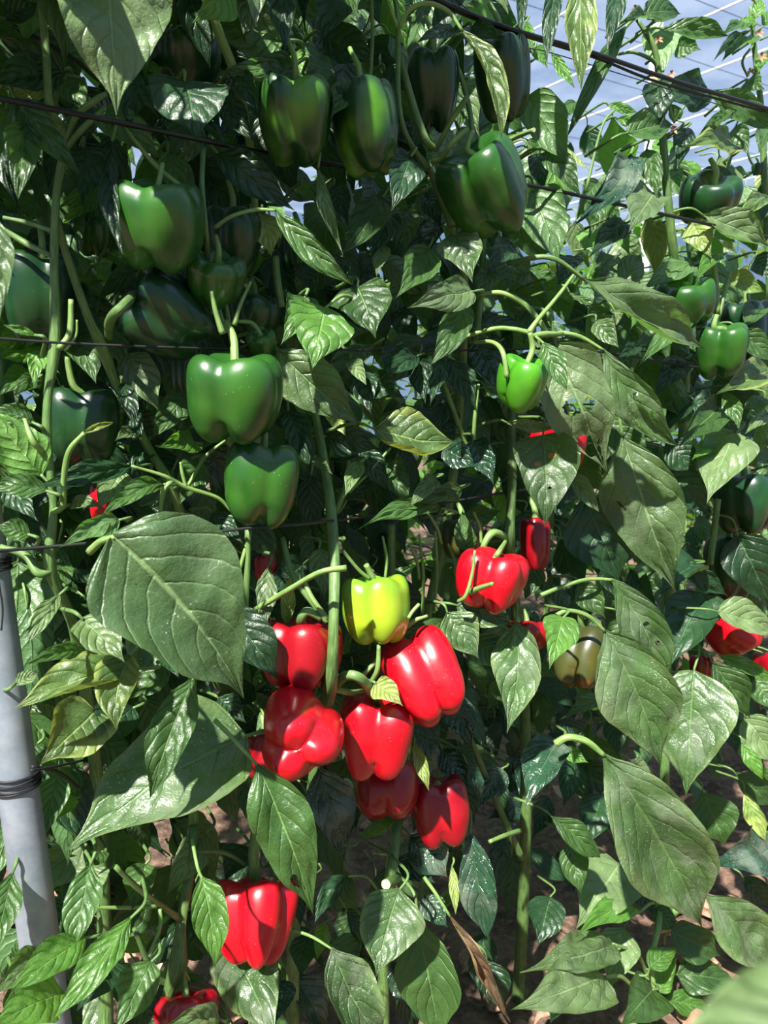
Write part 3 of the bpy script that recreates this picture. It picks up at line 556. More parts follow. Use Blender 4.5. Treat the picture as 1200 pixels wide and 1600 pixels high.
# ------------------------------------------------------------------ filler leaves further into the row
def fill_leaf(px, py, off, Lm, kind, rn, lean=None):
    A = at(px, py, off)
    if A.z < 0.06 : return
    ang = rn.gauss(0, .75) if lean is None else lean
    D = (-UP * math.cos(ang) + U * math.sin(ang) + NRM * rn.uniform(-.1, .75)).normalized()
    B = A + D * Lm
    if B.z < 0.03: return
    pl = plant_of(A)
    N0 = (facing((A + B) / 2, D, rn.uniform(-50, 50), .5))
    und = rn.random() < .22
    if und: N0 = -N0
    tab = rn.choice([SH, SH, HT, LN])
    vs, fs, uvs, t0 = leaf_geo(A, B, Lm * rn.uniform(.42, .62), N0, tab, rn.uniform(-.1, .1), rn.uniform(.0, .12) * (-1 if und else 1), rn.uniform(.1, .5), (rn.choice([0, 0, .5]), 0), .12, rn.uniform(-.6, .6), 3, 11, rn.randrange(10 ** 6))
    n0 = len(fs)
    tv, tf, tu = tube_geo([A - t0 * Lm * .35 - NRM * .03 - UP * .01, A - t0 * Lm * .2, A + t0 * .002], [.0016, .0013, .001], 5)
    k = len(vs); vs += tv; uvs += tu; fs += [tuple(i + k for i in f) for f in tf]
    pl['rest'].append((off, kind, vs, fs, uvs, n0))
rn = random.Random(21)
def sky_gap(x, y):
    if x > 775 and y < 20 + 0: return y > -60
    if 780 < x < 1200 and y < 175 + (x - 780) * .12: return True
    return False
kinds = ['d'] * 9 + ['n'] * 5 + ['w', 'u', 'b', 'p', 'n']  # mostly dark leaves, their colour standing in for shade inside the row
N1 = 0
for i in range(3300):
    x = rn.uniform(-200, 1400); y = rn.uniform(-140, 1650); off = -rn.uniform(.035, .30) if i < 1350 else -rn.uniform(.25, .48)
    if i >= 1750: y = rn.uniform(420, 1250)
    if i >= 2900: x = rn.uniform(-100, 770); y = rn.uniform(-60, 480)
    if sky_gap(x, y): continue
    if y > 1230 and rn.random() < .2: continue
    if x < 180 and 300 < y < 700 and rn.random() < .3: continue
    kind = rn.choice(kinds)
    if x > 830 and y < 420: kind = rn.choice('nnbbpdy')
    if 630 < x < 900 and 1040 < y < 1400: kind = rn.choice('ddw'); off = min(off, -.16)  # darker leaf colours here imitate the deep shade of this gap
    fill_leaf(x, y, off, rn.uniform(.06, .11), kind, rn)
# canopy just above the frame, which shades the upper part
for i in range(300):
    x = rn.uniform(-300, 740); y = rn.uniform(-420, -40); fill_leaf(x, y, rn.uniform(-.2, .12), rn.uniform(.06, .11), rn.choice(kinds), rn)
for p in plants:
    p['rest'].sort(key=lambda q: -q[0])
    keep = p['rest'][:max(0, 98 - p['n'])]; rest = p['rest'][len(keep):]
    for off, kind, vs, fs, uvs, n0 in keep:
        link_mesh('leaf', vs, fs, [LM[kind], PET], p['root'], uvs, [0] * n0 + [1] * (len(fs) - n0))
    if rest:
        V, F, UVs, MI = [], [], [], []; ks = sorted(set(r[1] for r in rest)); mats = [LM[k] for k in ks] + [PET]
        for off, kind, vs, fs, uvs, n0 in rest:
            k = len(V); V += vs; UVs += uvs; F += [tuple(i + k for i in f) for f in fs]; MI += [ks.index(kind)] * n0 + [len(ks)] * (len(fs) - n0)
        o = link_mesh('foliage', V, F, mats, p['root'], UVs, MI); o['kind'] = 'stuff'

# ------------------------------------------------------------------ stems of the front row
def stem(pi, pts, r, d, mat=STEM, name='branch', cut=False):
    """pts in pixels, r radius in pixels, d metres in front of the row (or list)"""
    n = len(pts); rs = r if isinstance(r, (list, tuple)) else [r] * n; ds = d if isinstance(d, (list, tuple)) else [d] * n
    P = [at(x, y, dd) for (x, y), dd in zip(pts, ds)]
    for i in range(n): P[i].z = max(P[i].z, -.02)
    rad = [a * depth(p) / FPX for a, p in zip(rs, P)]
    o = tube(name, P, rad, mat, plants[pi]['root'], 10, 0.07)
    if cut:
        T = (P[0] - P[1]).normalized(); c = P[0] + T * .0003
        A = T.orthogonal().normalized(); B = T.cross(A)
        vs = [c] + [c + (A * math.cos(a) + B * math.sin(a)) * rad[0] * .95 for a in [k * math.pi / 5 for k in range(10)]]
        link_mesh('cut_end', vs, [(0, 1 + k, 1 + (k + 1) % 10) for k in range(10)], CUT, o, [(0, 0)] * 11, None, False)
    return o
def grounded(pi, x0, y0, off):
    """pixel-free foot: main stems run down to the soil"""
    p = at(x0, y0, off); return Vector((p.x, p.y, -.02))
S = stem
S(1, [(62, -30), (72, 80), (78, 166), (98, 200)], [6, 6, 6.5, 6], [.06, .06, .06, .05], name='branch')
S(1, [(98, 192), (102, 225), (88, 310), (85, 420), (86, 535), (75, 620), (74, 700), (84, 792), (78, 885), (108, 960), (122, 1010), (150, 1200), (165, 1500), (168, 1900)], [6, 7.5, 6, 6.5, 9, 6.5, 7.5, 6, 9, 8, 9, 10, 11, 12], [.05, .05, .05, .05, .05, .05, .05, .05, .05, .03, .0, -.03, -.05, -.06], name='main_stem')
S(1, [(103, 222), (120, 180), (150, 156), (166, 147)], [5, 5, 5, 4], [.05, .06, .07, .07]); S(1, [(104, 232), (125, 205), (162, 170)], [4, 5, 4], [.05, .06, .06])
S(1, [(111, 468), (109, 520), (92, 545)], [4, 5, 5], .06, PET, cut=True); S(1, [(38, 655), (52, 690), (72, 708)], [3, 5, 6], [.05, .06, .05], PET)
S(1, [(0, 855), (40, 868), (60, 895), (80, 892)], [5, 6, 7, 7], [.03, .04, .05, .05]); S(1, [(-10, 350), (40, 380), (80, 400)], [4, 5, 4], [.02, .03, .05]); S(1, [(5, 340), (50, 350), (84, 362)], [3, 4, 4], [.02, .03, .05])
S(1, [(5, 560), (2, 640), (8, 720)], 4, -.03); S(1, [(120, 500), (118, 525), (100, 548)], [2, 2.5, 3], .06, PET)
S(2, [(312, -30), (342, 50), (372, 132), (395, 260), (400, 400)], [7, 7.5, 7, 6, 5], [.06, .06, .05, .0, -.03], PET); S(2, [(84, 322), (105, 400), (140, 500), (160, 540), (182, 600), (232, 700), (262, 748), (282, 800), (305, 900), (300, 1100), (303, 1300)], [5, 6, 7, 10, 7, 7, 7, 7, 7, 7, 8], [.05, .04, .035, .03, .02, .01, .01, .0, -.02, -.03, .0], name='branch')
S(2, [(304, 1290), (296, 1370), (284, 1440), (278, 1510), (262, 1560), (258, 1650), (255, 1900)], [9, 8, 8, 14, 8, 8, 9], [.0, .02, .03, .04, .04, .03, .0], STEMD, 'main_stem')
S(2, [(196, 200), (240, 255), (280, 290), (316, 318)], [2.5, 4, 4.5, 3], [.05, .06, .07, .07], PET); S(2, [(318, 232), (316, 290), (322, 360), (330, 440), (352, 520)], [4, 4, 4, 4, 5], [.06, .075, .075, .05, .05])
S(2, [(205, 728), (260, 745), (292, 762), (340, 778), (362, 800)], [2, 3, 3.5, 3, 2], .05, PET); S(2, [(292, 765), (285, 740), (282, 722)], [3, 3, 2], .05, PET); S(2, [(250, 800), (256, 765), (270, 752)], [3, 4.5, 4], .05, PET)
S(2, [(292, 762), (320, 715), (352, 688)], [3, 3, 2], .03, PET); S(2, [(180, 1354), (215, 1388), (245, 1410), (280, 1436)], [4, 4.5, 4, 5], [.07, .06, .05, .03]); S(2, [(137, 1418), (195, 1418), (245, 1416)], [2.5, 3, 3], [.05, .05, .05], PET)
S(2, [(250, 1420), (250, 1450), (232, 1495)], [3, 3, 3], [.05, .06, .08], PET); S(2, [(308, 1330), (350, 1332), (385, 1352)], [3, 3.5, 3], .03, STEMD); S(2, [(270, 1540), (240, 1520), (210, 1450)], [5, 5, 4], .02, STEMD)
S(2, [(330, 455), (338, 490), (348, 522)], [3, 4, 5], .09, PET, cut=True); S(2, [(392, 440), (375, 478), (366, 508)], [2.5, 3, 4], .08, PET, cut=True)
S(2, [(345, 415), (352, 470), (358, 512)], [3, 4, 5], .04)
S(3, [(470, 480), (478, 570), (492, 640), (505, 710), (517, 790), (523, 880), (522, 960), (520, 1030), (515, 1078), (500, 1150), (480, 1300), (460, 1450), (458, 1650), (455, 1900)], [5, 6, 6, 7, 8, 9, 8, 9, 12, 9, 9, 10, 10, 11], [-.02, -.01, .0, .02, .05, .07, .09, .09, .07, .0, -.04, -.04, -.04, -.04], name='main_stem')
S(3, [(541, 887), (500, 894), (450, 922), (400, 952)], [5, 4.5, 4.5, 4.5], [.12, .11, .08, .04], PET, cut=True); S(3, [(388, 826), (386, 900), (382, 965)], [5, 5, 6], .03); S(3, [(392, 830), (372, 900), (366, 950)], [3, 3, 3], .03, PET)
S(3, [(442, 840), (458, 898), (492, 946), (512, 972)], [4, 5, 5, 5], [.03, .05, .07, .08]); S(3, [(470, 890), (485, 930), (512, 968)], [3, 4, 4], [.05, .07, .08], PET); S(3, [(535, 860), (560, 890), (578, 905)], [3, 3, 3], .06, PET)
S(3, [(519, 1076), (545, 1082), (570, 1080)], [5, 5, 4], [.07, .06, .05], PET); S(3, [(592, 1008), (590, 1045), (580, 1066)], [3, 4, 4], [.08, .08, .07], PET, cut=True); S(3, [(668, 962), (640, 975), (600, 1020), (560, 1062)], [2.5, 4, 4, 4], [.08, .07, .06, .06], PET, cut=True)
S(3, [(655, 944), (645, 955), (638, 966)], [3, 3, 3], .09, PET, cut=True); S(3, [(612, 820), (612, 900), (612, 1000)], [6, 6, 6], -.01); S(3, [(525, 800), (540, 760), (545, 720)], [4, 4, 3], .03); S(3, [(545, 770), (575, 740), (610, 700)], [2, 2, 2], .01, PET)
S(3, [(430, 400), (434, 440), (440, 480)], [6, 6, 6], .0)
S(4, [(610, -30), (622, 30), (622, 140), (630, 200), (652, 240), (668, 262)], [4, 4, 4, 4.5, 4, 5], [.05, .06, .06, .06, .05, .04]); S(4, [(598, -20), (612, 20), (622, 45)], [3, 3, 4], .06, PET)
S(4, [(626, 90), (644, 160), (664, 216), (678, 232)], [5, 6, 6, 5], [.04, .045, .05, .05]); S(4, [(730, 152), (705, 190), (688, 222), (680, 235)], [4.5, 4, 4, 4], [.09, .075, .06, .05], cut=True); S(4, [(731, 200), (705, 225), (690, 246), (676, 250)], [3.5, 4, 4.5, 5], [.09, .08, .06, .05], PET, cut=True)
S(4, [(695, 68), (720, 120), (735, 180), (740, 235)], [3, 4, 4, 4], [.03, .03, .03, .04]); S(4, [(834, 203), (810, 212), (790, 222)], [3.5, 4, 4], [.10, .07, .05], PET, cut=True); S(4, [(580, -20), (582, 60), (578, 128)], [3, 3, 3], .05)
S(4, [(672, 262), (690, 310), (712, 375), (725, 440), (720, 600), (700, 800), (660, 1000), (630, 1200), (622, 1280), (614, 1345), (608, 1385), (600, 1500), (600, 1900)], [6, 6, 6, 6, 7, 7, 7, 8, 8, 8, 9, 9, 10], [.03, .03, .02, -.0, -.05, -.06, -.06, -.04, .0, .03, .03, .0, -.02], name='main_stem')
S(4, [(684, 280), (705, 330), (718, 372)], [4, 4, 4], .02); S(4, [(603, 1382), (612, 1376), (622, 1372)], [8, 8, 7], [.06, .05, .03], STEMD, cut=True)
for a, b in (((655, 835), (660, 960)), ((680, 830), (678, 955)), ((640, 850), (655, 905)), ((700, 850), (712, 900)), ((668, 800), (690, 850)), ((740, 800), (752, 850)), ((598, 838), (602, 905))):
    S(4, [a, ((a[0] + b[0]) / 2 + 4, (a[1] + b[1]) / 2), b], [2, 2.6, 2.4], .02, PET)
S(5, [(800, 640), (800, 740), (798, 800), (795, 845), (805, 940), (820, 1100), (822, 1260), (818, 1420), (810, 1560), (805, 1900)], [6, 7, 7, 10, 8, 8, 8.5, 9, 9, 10], [-.03, .0, .01, .02, -.04, -.07, -.05, -.06, -.07, -.08], STEMD, 'main_stem')
S(5, [(795, 842), (772, 832), (758, 848), (752, 868)], [6, 6, 5, 4], [.02, .03, .03, .03], PET); S(5, [(735, 925), (752, 918), (770, 912)], [5, 4, 3], [.08, .10, .12], PET); S(5, [(716, 940), (728, 930), (738, 895), (742, 860)], [3, 3, 2.5, 2], [.08, .09, .09, .09], PET)
S(5, [(748, 460), (785, 458), (820, 476), (845, 505), (856, 526)], [3, 4, 4.5, 4.5, 4], [.05, .07, .08, .09, .09], PET); S(5, [(896, 430), (872, 462), (840, 500), (826, 520)], [2.5, 3, 3.5, 5], [.08, .09, .10, .10], PET); S(5, [(720, 528), (770, 514), (800, 514), (828, 520)], [3, 3.5, 3.5, 4], [.04, .07, .09, .10], PET)
S(5, [(828, 525), (852, 522), (878, 522)], [4, 4.5, 4], [.10, .10, .09], PET); S(5, [(740, 535), (770, 535), (786, 552), (792, 590)], [3, 3.5, 4, 4], [.05, .08, .10, .105], PET); S(5, [(734, 1150), (760, 1215), (788, 1280), (815, 1340)], [4, 5, 5, 6], [.0, .0, .01, .01], STEMD)
S(5, [(765, 1315), (790, 1305), (812, 1298)], [3, 3.5, 4], [.04, .03, .01], PET); S(5, [(756, 370), (752, 450), (745, 520)], [5, 5, 5], -.01); S(5, [(690, 590), (712, 650), (732, 705)], [4, 4, 4], .01)
S(5, [(748, 600), (742, 650), (740, 690)], [2, 3, 3], .02, PET)
S(6, [(995, 30), (1022, 75), (1030, 140), (1038, 250), (1045, 330), (1055, 420), (1070, 560), (1065, 700), (1050, 850), (1040, 1100), (1040, 1400), (1038, 1700), (1036, 2000)], [3, 4.5, 5, 6, 6.5, 7, 7, 7, 7, 7, 7, 7, 8], [-.01, .0, .0, .01, .01, .0, -.05, -.06, -.06, -.07, -.07, -.07, -.07], name='main_stem')
S(6, [(1054, 192), (1048, 175), (1046, 162)], [2, 2.5, 2.5], .03, PET); S(6, [(1112, 398), (1118, 440), (1120, 490)], [4, 4.5, 5], .03, PET); S(6, [(1140, 425), (1130, 465), (1122, 495)], [3, 3.5, 4], .03, PET)
S(6, [(1030, 112), (1020, 95), (990, 82), (965, 85)], [3, 3, 2.5, 2], .0); S(6, [(1110, 882), (1116, 830), (1122, 780)], [5, 5, 5], .02); S(6, [(1022, 1545), (1018, 1500), (1030, 1440), (1028, 1412)], [4, 4, 5, 5], [.10, .09, .06, .03], PET)
S(6, [(1035, 310), (1020, 290), (1008, 262)], [3, 3, 2.5], .02); S(6, [(960, 172), (940, 200), (915, 300)], [2, 2, 2.5], -.1)
S(7, [(1172, 10), (1180, 90), (1190, 180), (1194, 280), (1200, 400), (1210, 700), (1212, 1200), (1212, 1900)], [2.5, 4, 4.5, 5, 5, 6, 6, 7], [-.05, -.05, -.05, -.05, -.05, -.06, -.07, -.07], name='main_stem')
S(7, [(1164, 225), (1172, 250), (1180, 262)], [1.8, 1.8, 1.5], -.03); S(7, [(1178, 70), (1160, 95), (1168, 120)], [2, 2, 1.5], -.05); S(7, [(1125, 300), (1130, 285), (1145, 235), (1152, 225)], [2, 3, 3, 2], -.02)
S(0, [(-60, 100), (-62, 500), (-60, 900), (-60, 1300), (-60, 2000)], [6, 7, 8, 8, 9], [-.05, -.05, -.05, -.06, -.06], name='main_stem')

# withered flowers
def flower(pi, px, py, d, r=7):
    c = at(px, py, d); k = depth(c) / FPX * r; rr = random.Random(int(px)); vs, fs = [], []
    for q in range(5):
        a = q * 1.256 + rr.random(); A = Vector((math.cos(a), -.3, math.sin(a))) * k; n = len(vs)
        B = Vector((-math.sin(a), .2, math.cos(a))) * k * .35
        vs += [c, c + A * .6 + B, c + A * 1.1 + Vector((0, -.3 * k, -.4 * k)), c + A * .6 - B]; fs.append((n, n + 1, n + 2, n + 3))
    link_mesh('withered_flower', vs, fs, BROWN, plants[pi]['root'], None)
for a in ((6, 1028, 62, .02), (6, 1048, 116, .03), (6, 1022, 120, .03), (6, 1052, 202, .03), (7, 1185, 52, -.03), (7, 1190, 88, -.03), (7, 1172, 112, -.03), (6, 992, 14, .0)): flower(*a)

# ------------------------------------------------------------------ peppers
PROF = [(0, .30), (.06, .30), (.13, .325), (.22, .40), (.32, .455), (.41, .44), (.475, .35), (.5, .22), (.497, .06), (.475, -.10), (.44, -.24), (.39, -.36), (.31, -.445), (.21, -.475), (.12, -.45), (.05, -.42), (0, -.41)]
def prof(u):
    x = u * (len(PROF) - 1); i = min(int(x), len(PROF) - 2); f = x - i
    g = lambda k: PROF[max(0, min(len(PROF) - 1, k))]
    a, b, c, d = g(i - 1), g(i), g(i + 1), g(i + 2)
    return tuple(0.5 * (2 * b[q] + (c[q] - a[q]) * f + (2 * a[q] - 5 * b[q] + 4 * c[q] - d[q]) * f * f + (3 * b[q] - a[q] - 3 * c[q] + d[q]) * f ** 3) for q in (0, 1))
PN = [0]
def pepper(px, py, w, h, d, mat, label, tilt=0, pitch=0, spin=0, lobes=4, crease=.13, ped=None, pr=4.5, taper=0.0, group=None, name='bell_pepper', calyx=True, pedm=None):
    """tilt: crown leans right (deg) in the picture; pitch: crown tips towards the viewer; ped: pixels of the stalk from the plant to the crown"""
    PN[0] += 1; rn = random.Random(PN[0] * 13)
    c = at(px, py, d); sc = depth(c) / FPX; W = w * sc * 1.07; H = h * sc * 1.02
    F = (c - CAM).normalized(); X = F.cross(CU).normalized(); Z = X.cross(F)  # viewer-facing frame, used only to turn the fruit
    Rm = Matrix((X, F, Z)).transposed()
    Q = Rm @ Matrix.Rotation(R(tilt), 3, 'Y') @ Matrix.Rotation(R(pitch), 3, 'X') @ Matrix.Rotation(R(spin), 3, 'Z')
    root = thing(name, label, 'pepper', c, group)
    nu, nv = 56, 34; vs = []
    ph = [rn.uniform(-.12, .12) for _ in range(8)]; hs = [rn.uniform(-.06, .06) for _ in range(lobes + 1)]
    for j in range(nv + 1):
        r, z = prof(j / nv)
        for i in range(nu):
            th = 2 * math.pi * i / nu; tw = th + .10 * math.sin(th + ph[0] * 20) + .08 * math.sin(2 * th + ph[1] * 20)
            q = abs(math.cos(lobes * tw / 2)); g = math.sqrt(q * q * .985 + .015)
            lob = int((tw / (2 * math.pi) * lobes + .5)) % lobes
            low = max(0, -z); k = crease * 1.75 * (.8 + .25 * abs(z) * 2)
            rr = r * (1 - k * (1 - g)) * (1 + hs[lob] * g * .6) * (1 - taper * (.5 - z) * .5)
            zz = z
            ends = min(1, r / .3)
            if z > .25: zz = z - (1 - g) * .07 * ends * min(1, (z - .25) / .1)
            if z < -.2: zz = z + ((1 - g) * .13 * ends + hs[lob] * .6 * (g - .12) * ends) * min(1, (-.2 - z) / .15)
            p = Vector((rr * math.cos(th) * W, rr * math.sin(th) * W, zz * H / .955))
            n3 = noise.noise(p * 30 + Vector((PN[0] * 3, 0, 0))) * .025 * W * (r / .5)
            p += Vector((math.cos(th), math.sin(th), 0)) * n3
            vs.append(c + Q @ p)
    fs = []
    for j in range(nv):
        for i in range(nu):
            a = j * nu + i; b = j * nu + (i + 1) % nu; fs.append((a, a + nu, b + nu, b))
    link_mesh('fruit', vs, fs, PM[mat], root)
    ax = Q @ Vector((0, 0, 1)); top = c + ax * (.30 * H)
    cm = pedm or PET
    if calyx:   # the green star-shaped crown
        cv, cf = [top + ax * .045 * H], []
        for ring, (rad, hh) in enumerate(((.06, .035), (.11, .02), (.155, .045))):
            for i in range(20):
                a = 2 * math.pi * i / 20; st = 1 + (.16 if ring == 2 else .05) * math.cos(6 * a)
                cv.append(top + Q @ Vector((rad * st * W * math.cos(a), rad * st * W * math.sin(a), hh * H + .004 * H)))
        for i in range(20):
            n = (i + 1) % 20; cf.append((0, 1 + i, 1 + n))
            for rg in (0, 1): cf.append((1 + rg * 20 + i, 21 + rg * 20 + i, 21 + rg * 20 + n, 1 + rg * 20 + n))
        link_mesh('calyx', cv, cf, STEM, root)
    r = pr * sc
    t1 = top + ax * .02 * H
    if ped is None:
        t2 = t1 + ax * .28 * H; t3 = t2 + (ax * .5 + UP * .7 - NRM * .8).normalized() * .3 * H
        pts = [t3, t2, t1]
    else:
        n = len(ped); pts = []
        dtop = (t1 - P0).dot(NRM)
        for k, pp in enumerate(ped):
            dd = pp[2] if len(pp) > 2 else dtop
            pts.append(at(pp[0], pp[1], dd))
        pts += [t1 + ax * .08 * H, t1]
    tube('pedicel', pts, [r * .8] + [r] * (len(pts) - 2) + [r * 1.5], cm, root, 10, .06)
    return root
P = pepper
GG = 'green bell peppers'; GR = 'red bell peppers'
P(250, 353, 134, 132, .075, 'G', 'large glossy mid-green pepper hanging in the upper left below the black line', tilt=-3, pitch=6, spin=20, ped=[(254, 255)], group=GG)
P(461, 188, 114, 132, .05, 'L', 'dark green pepper with yellow-green flush, left of the touching pair at the top centre', pitch=5, spin=35, group=GG, crease=.1)
P(572, 200, 100, 136, .06, 'L', 'pepper with lime-green lower half and a leaf over its shoulder, top centre', tilt=-8, pitch=-8, spin=10, group=GG)
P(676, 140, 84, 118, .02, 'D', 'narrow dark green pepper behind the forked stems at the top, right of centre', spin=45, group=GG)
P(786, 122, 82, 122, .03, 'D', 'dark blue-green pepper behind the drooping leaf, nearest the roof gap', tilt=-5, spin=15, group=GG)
P(763, 296, 132, 138, .08, 'G', 'large mid-green pepper with one deep slanting groove, upper right of centre', tilt=-24, pitch=14, spin=50, lobes=3, crease=.2, group=GG, ped=[(738, 205), (730, 232)])
P(291, 90, 100, 86, .0, 'D', 'dark shaded pepper at the top above the heart-shaped leaf', spin=0, group=GG)
P(149, 368, 62, 62, -.06, 'G', 'small shiny pepper half hidden left of the large upper left pepper', spin=30, group=GG)
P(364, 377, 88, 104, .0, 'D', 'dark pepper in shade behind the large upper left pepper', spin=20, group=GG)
P(337, 438, 86, 80, .06, 'G', 'small round pepper wedged above the curved-stalk pepper', tilt=6, pitch=22, spin=10, group=GG)
P(260, 494, 124, 134, .035, 'D', 'dark green pepper lying sideways with a hooked stalk at its left', tilt=-58, pitch=12, spin=30, group=GG, ped=[(170, 530, .03), (172, 500, .07), (190, 480, .09)], pr=7, pedm=STEM)
P(66, 470, 108, 146, -.01, 'D', 'big dark pepper behind the pale stem at the left edge', spin=40, group=GG, pr=5)
P(130, 666, 112, 118, .0, 'D', 'dark pepper with ribbed front behind the curled stalk, left side', spin=45, group=GG, ped=[(104, 555), (114, 600)], pr=5.5)
P(367, 620, 148, 134, .09, 'G', 'largest matt green pepper under the double cut stalks, left of centre', pitch=8, spin=22, group=GG, ped=[(354, 503, .07), (365, 530, .085)], pr=6.5)
P(407, 755, 122, 132, .075, 'G', 'green pepper with lime flush directly below the largest green one', tilt=5, pitch=4, spin=50, group=GG)
P(409, 536, 44, 44, .05, 'G', 'tiny green pepper with curved stalk just right of the largest green one', tilt=-10, pitch=35, group=GG, ped=[(372, 502), (394, 505)], pr=3.5)
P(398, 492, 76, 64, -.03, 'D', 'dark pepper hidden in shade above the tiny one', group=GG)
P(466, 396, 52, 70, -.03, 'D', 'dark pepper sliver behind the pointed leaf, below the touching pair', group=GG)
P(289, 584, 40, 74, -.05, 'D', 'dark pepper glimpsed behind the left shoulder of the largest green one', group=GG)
P(816, 600, 80, 82, .10, 'B', 'small vivid green lobed pepper on the arching branch', tilt=14, pitch=12, spin=40, lobes=3, crease=.24, group=GG, ped=[(828, 520), (832, 545)], pr=4.5)
P(1071, 474, 84, 74, .02, 'G', 'green pepper with shiny crown, the upper one of the right-hand pair', pitch=18, spin=0, group=GG, ped=[(1080, 425), (1077, 445)])
P(1127, 548, 80, 82, .045, 'G', 'speckled green pepper with a side groove, lower one of the right-hand pair', tilt=5, pitch=12, spin=35, crease=.18, group=GG, ped=[(1120, 492), (1116, 512)])
P(1107, 313, 88, 72, .02, 'D', 'dark glossy pepper at the upper right below the paired black lines', tilt=15, pitch=20, spin=20, group=GG)
P(1162, 786, 88, 92, .0, 'D', 'dark pepper under the pale heart-shaped leaf near the right edge', group=GG, spin=25)
P(1166, 516, 74, 90, -.03, 'D', 'dark pepper behind the speckled one at the right edge', group=GG, spin=15)
P(1138, 888, 70, 100, -.02, 'D', 'dark pepper deep in shade above the right edge red one', group=GG)
P(1184, 264, 17, 19, -.02, 'D', 'pea-sized dark green young pepper near the right edge against the sky', group=GG, pr=1.5)
P(588, 952, 104, 106, .06, 'Y', 'yellow-green pepper beginning to colour, above the red cluster', tilt=-4, pitch=6, spin=18, crease=.06, ped=[(572, 882), (582, 902)], pr=5.5)
P(908, 1026, 86, 96, .05, 'O', 'olive brown pepper turning orange behind a leaf, right of the cluster', tilt=10, pitch=-10, spin=30, ped=[(905, 955), (908, 975)])
P(767, 906, 110, 92, .07, 'R', 'bright red pepper right of the yellow-green one, lit by the sun', tilt=12, pitch=10, spin=30, group=GR, crease=.17, ped=[(790, 846, .03), (780, 862)])
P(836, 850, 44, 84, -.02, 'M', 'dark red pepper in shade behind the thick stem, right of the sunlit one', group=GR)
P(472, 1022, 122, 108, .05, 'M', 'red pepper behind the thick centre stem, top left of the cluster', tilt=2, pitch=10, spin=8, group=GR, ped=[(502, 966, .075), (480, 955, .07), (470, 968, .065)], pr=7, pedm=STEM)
P(663, 1060, 128, 134, .08, 'R', 'large tilted red pepper at the right of the cluster', tilt=-28, pitch=-14, spin=52, group=GR, crease=.17)
P(468, 1148, 134, 140, .10, 'R', 'red pepper showing its lobed underside, lower left of the cluster', tilt=6, pitch=-68, spin=0, lobes=3, crease=.2, group=GR)
P(588, 1150, 126, 124, .06, 'R', 'heart-shaped red pepper under a hooked green stalk, centre of the cluster', tilt=4, pitch=16, spin=45, crease=.18, group=GR, ped=[(522, 1078, .06), (540, 1056, .08), (566, 1062, .09)], pr=7.5, taper=.2, pedm=STEM)
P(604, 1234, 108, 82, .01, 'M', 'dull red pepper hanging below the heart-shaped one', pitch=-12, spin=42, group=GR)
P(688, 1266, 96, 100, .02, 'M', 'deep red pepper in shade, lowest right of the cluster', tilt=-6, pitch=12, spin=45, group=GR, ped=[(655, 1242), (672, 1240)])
P(398, 1438, 132, 122, .045, 'R', 'bright red pepper hanging alone near the bottom left', tilt=4, pitch=6, spin=10, crease=.2, group=GR, ped=[(400, 1290), (397, 1345)], pr=9, taper=.4, pedm=STEM)
P(1148, 990, 78, 66, .04, 'R', 'red pepper under a light leaf at the right edge', tilt=-30, spin=20, group=GR)
P(872, 697, 84, 80, .02, 'R', 'red pepper peeping out behind the leaf eaten full of holes', group=GR, spin=10)
P(158, 786, 34, 56, .0, 'R', 'red pepper sliver between pale leaves at the left', group=GR)
P(290, 1586, 96, 62, .06, 'M', 'red pepper cut off by the bottom edge at the left', group=GR, pitch=10)
P(1208, 1040, 60, 42, .02, 'M', 'red pepper cut by the right edge, below the light leaf', group=GR)
P(1096, 1044, 34, 40, .01, 'M', 'small bit of red pepper above the round dusty leaf at the right', group=GR)
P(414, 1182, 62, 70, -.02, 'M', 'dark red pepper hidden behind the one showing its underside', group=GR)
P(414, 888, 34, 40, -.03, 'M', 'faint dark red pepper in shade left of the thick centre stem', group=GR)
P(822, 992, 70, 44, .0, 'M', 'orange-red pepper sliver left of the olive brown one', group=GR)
P(722, 842, 60, 64, -.01, 'O', 'brown-orange pepper in shade above the sunlit red one')

# ------------------------------------------------------------------ black lines, twine and pole
def line(name, label, pts, rad, mat, d, cat='line', group=None, sides=8):
    ds = d if isinstance(d, (list, tuple)) else [d] * len(pts)
    P_ = [at(x, y, q) for (x, y), q in zip(pts, ds)]
    o = tube(name, P_, rad, mat, None, sides); tag(o, label, cat, group); return o
line('support_line', 'thick black line crossing the upper left in front of the leaves', [(-60, 142), (180, 190), (420, 240), (560, 262), (700, 272), (830, 290), (960, 318), (1115, 352), (1300, 392)], .0022, BLACK, [.085, .085, .03, .01, .015, .04, .05, .05, .05], 'line')
line('support_line', 'thick black line sloping down across the sky gap at the upper right', [(600, -40), (770, 36), (930, 84), (1060, 128), (1240, 182)], .0026, BLACK, .05, 'line')
line('support_line', 'thinner black line just below the thick one across the sky gap', [(600, -30), (770, 40), (930, 90), (1040, 132), (1240, 186)], .0016, BLACK, .045, 'line')
line('support_line', 'black line seen against the sky at the top left corner', [(20, 40), (110, 88), (150, 122), (200, 150)], .0018, BLACK, -.02, 'line')
line('twine', 'thin black twine running level below the large upper left peppers', [(-40, 526), (100, 536), (300, 544), (480, 546), (640, 548), (800, 546), (883, 544), (963, 553), (1090, 574), (1250, 600)], .0011, TWINE, [.07, .065, .06, .02, .0, .01, .03, .03, .03, .03], 'twine')
line('twine', 'black twine rising to the right behind the big left leaf', [(-40, 864), (60, 856), (150, 848), (280, 838), (400, 824), (480, 818), (600, 803), (780, 771), (900, 756)], .0014, TWINE, [.11, .10, .10, .09, .09, .09, .0, .0, .0], 'twine')
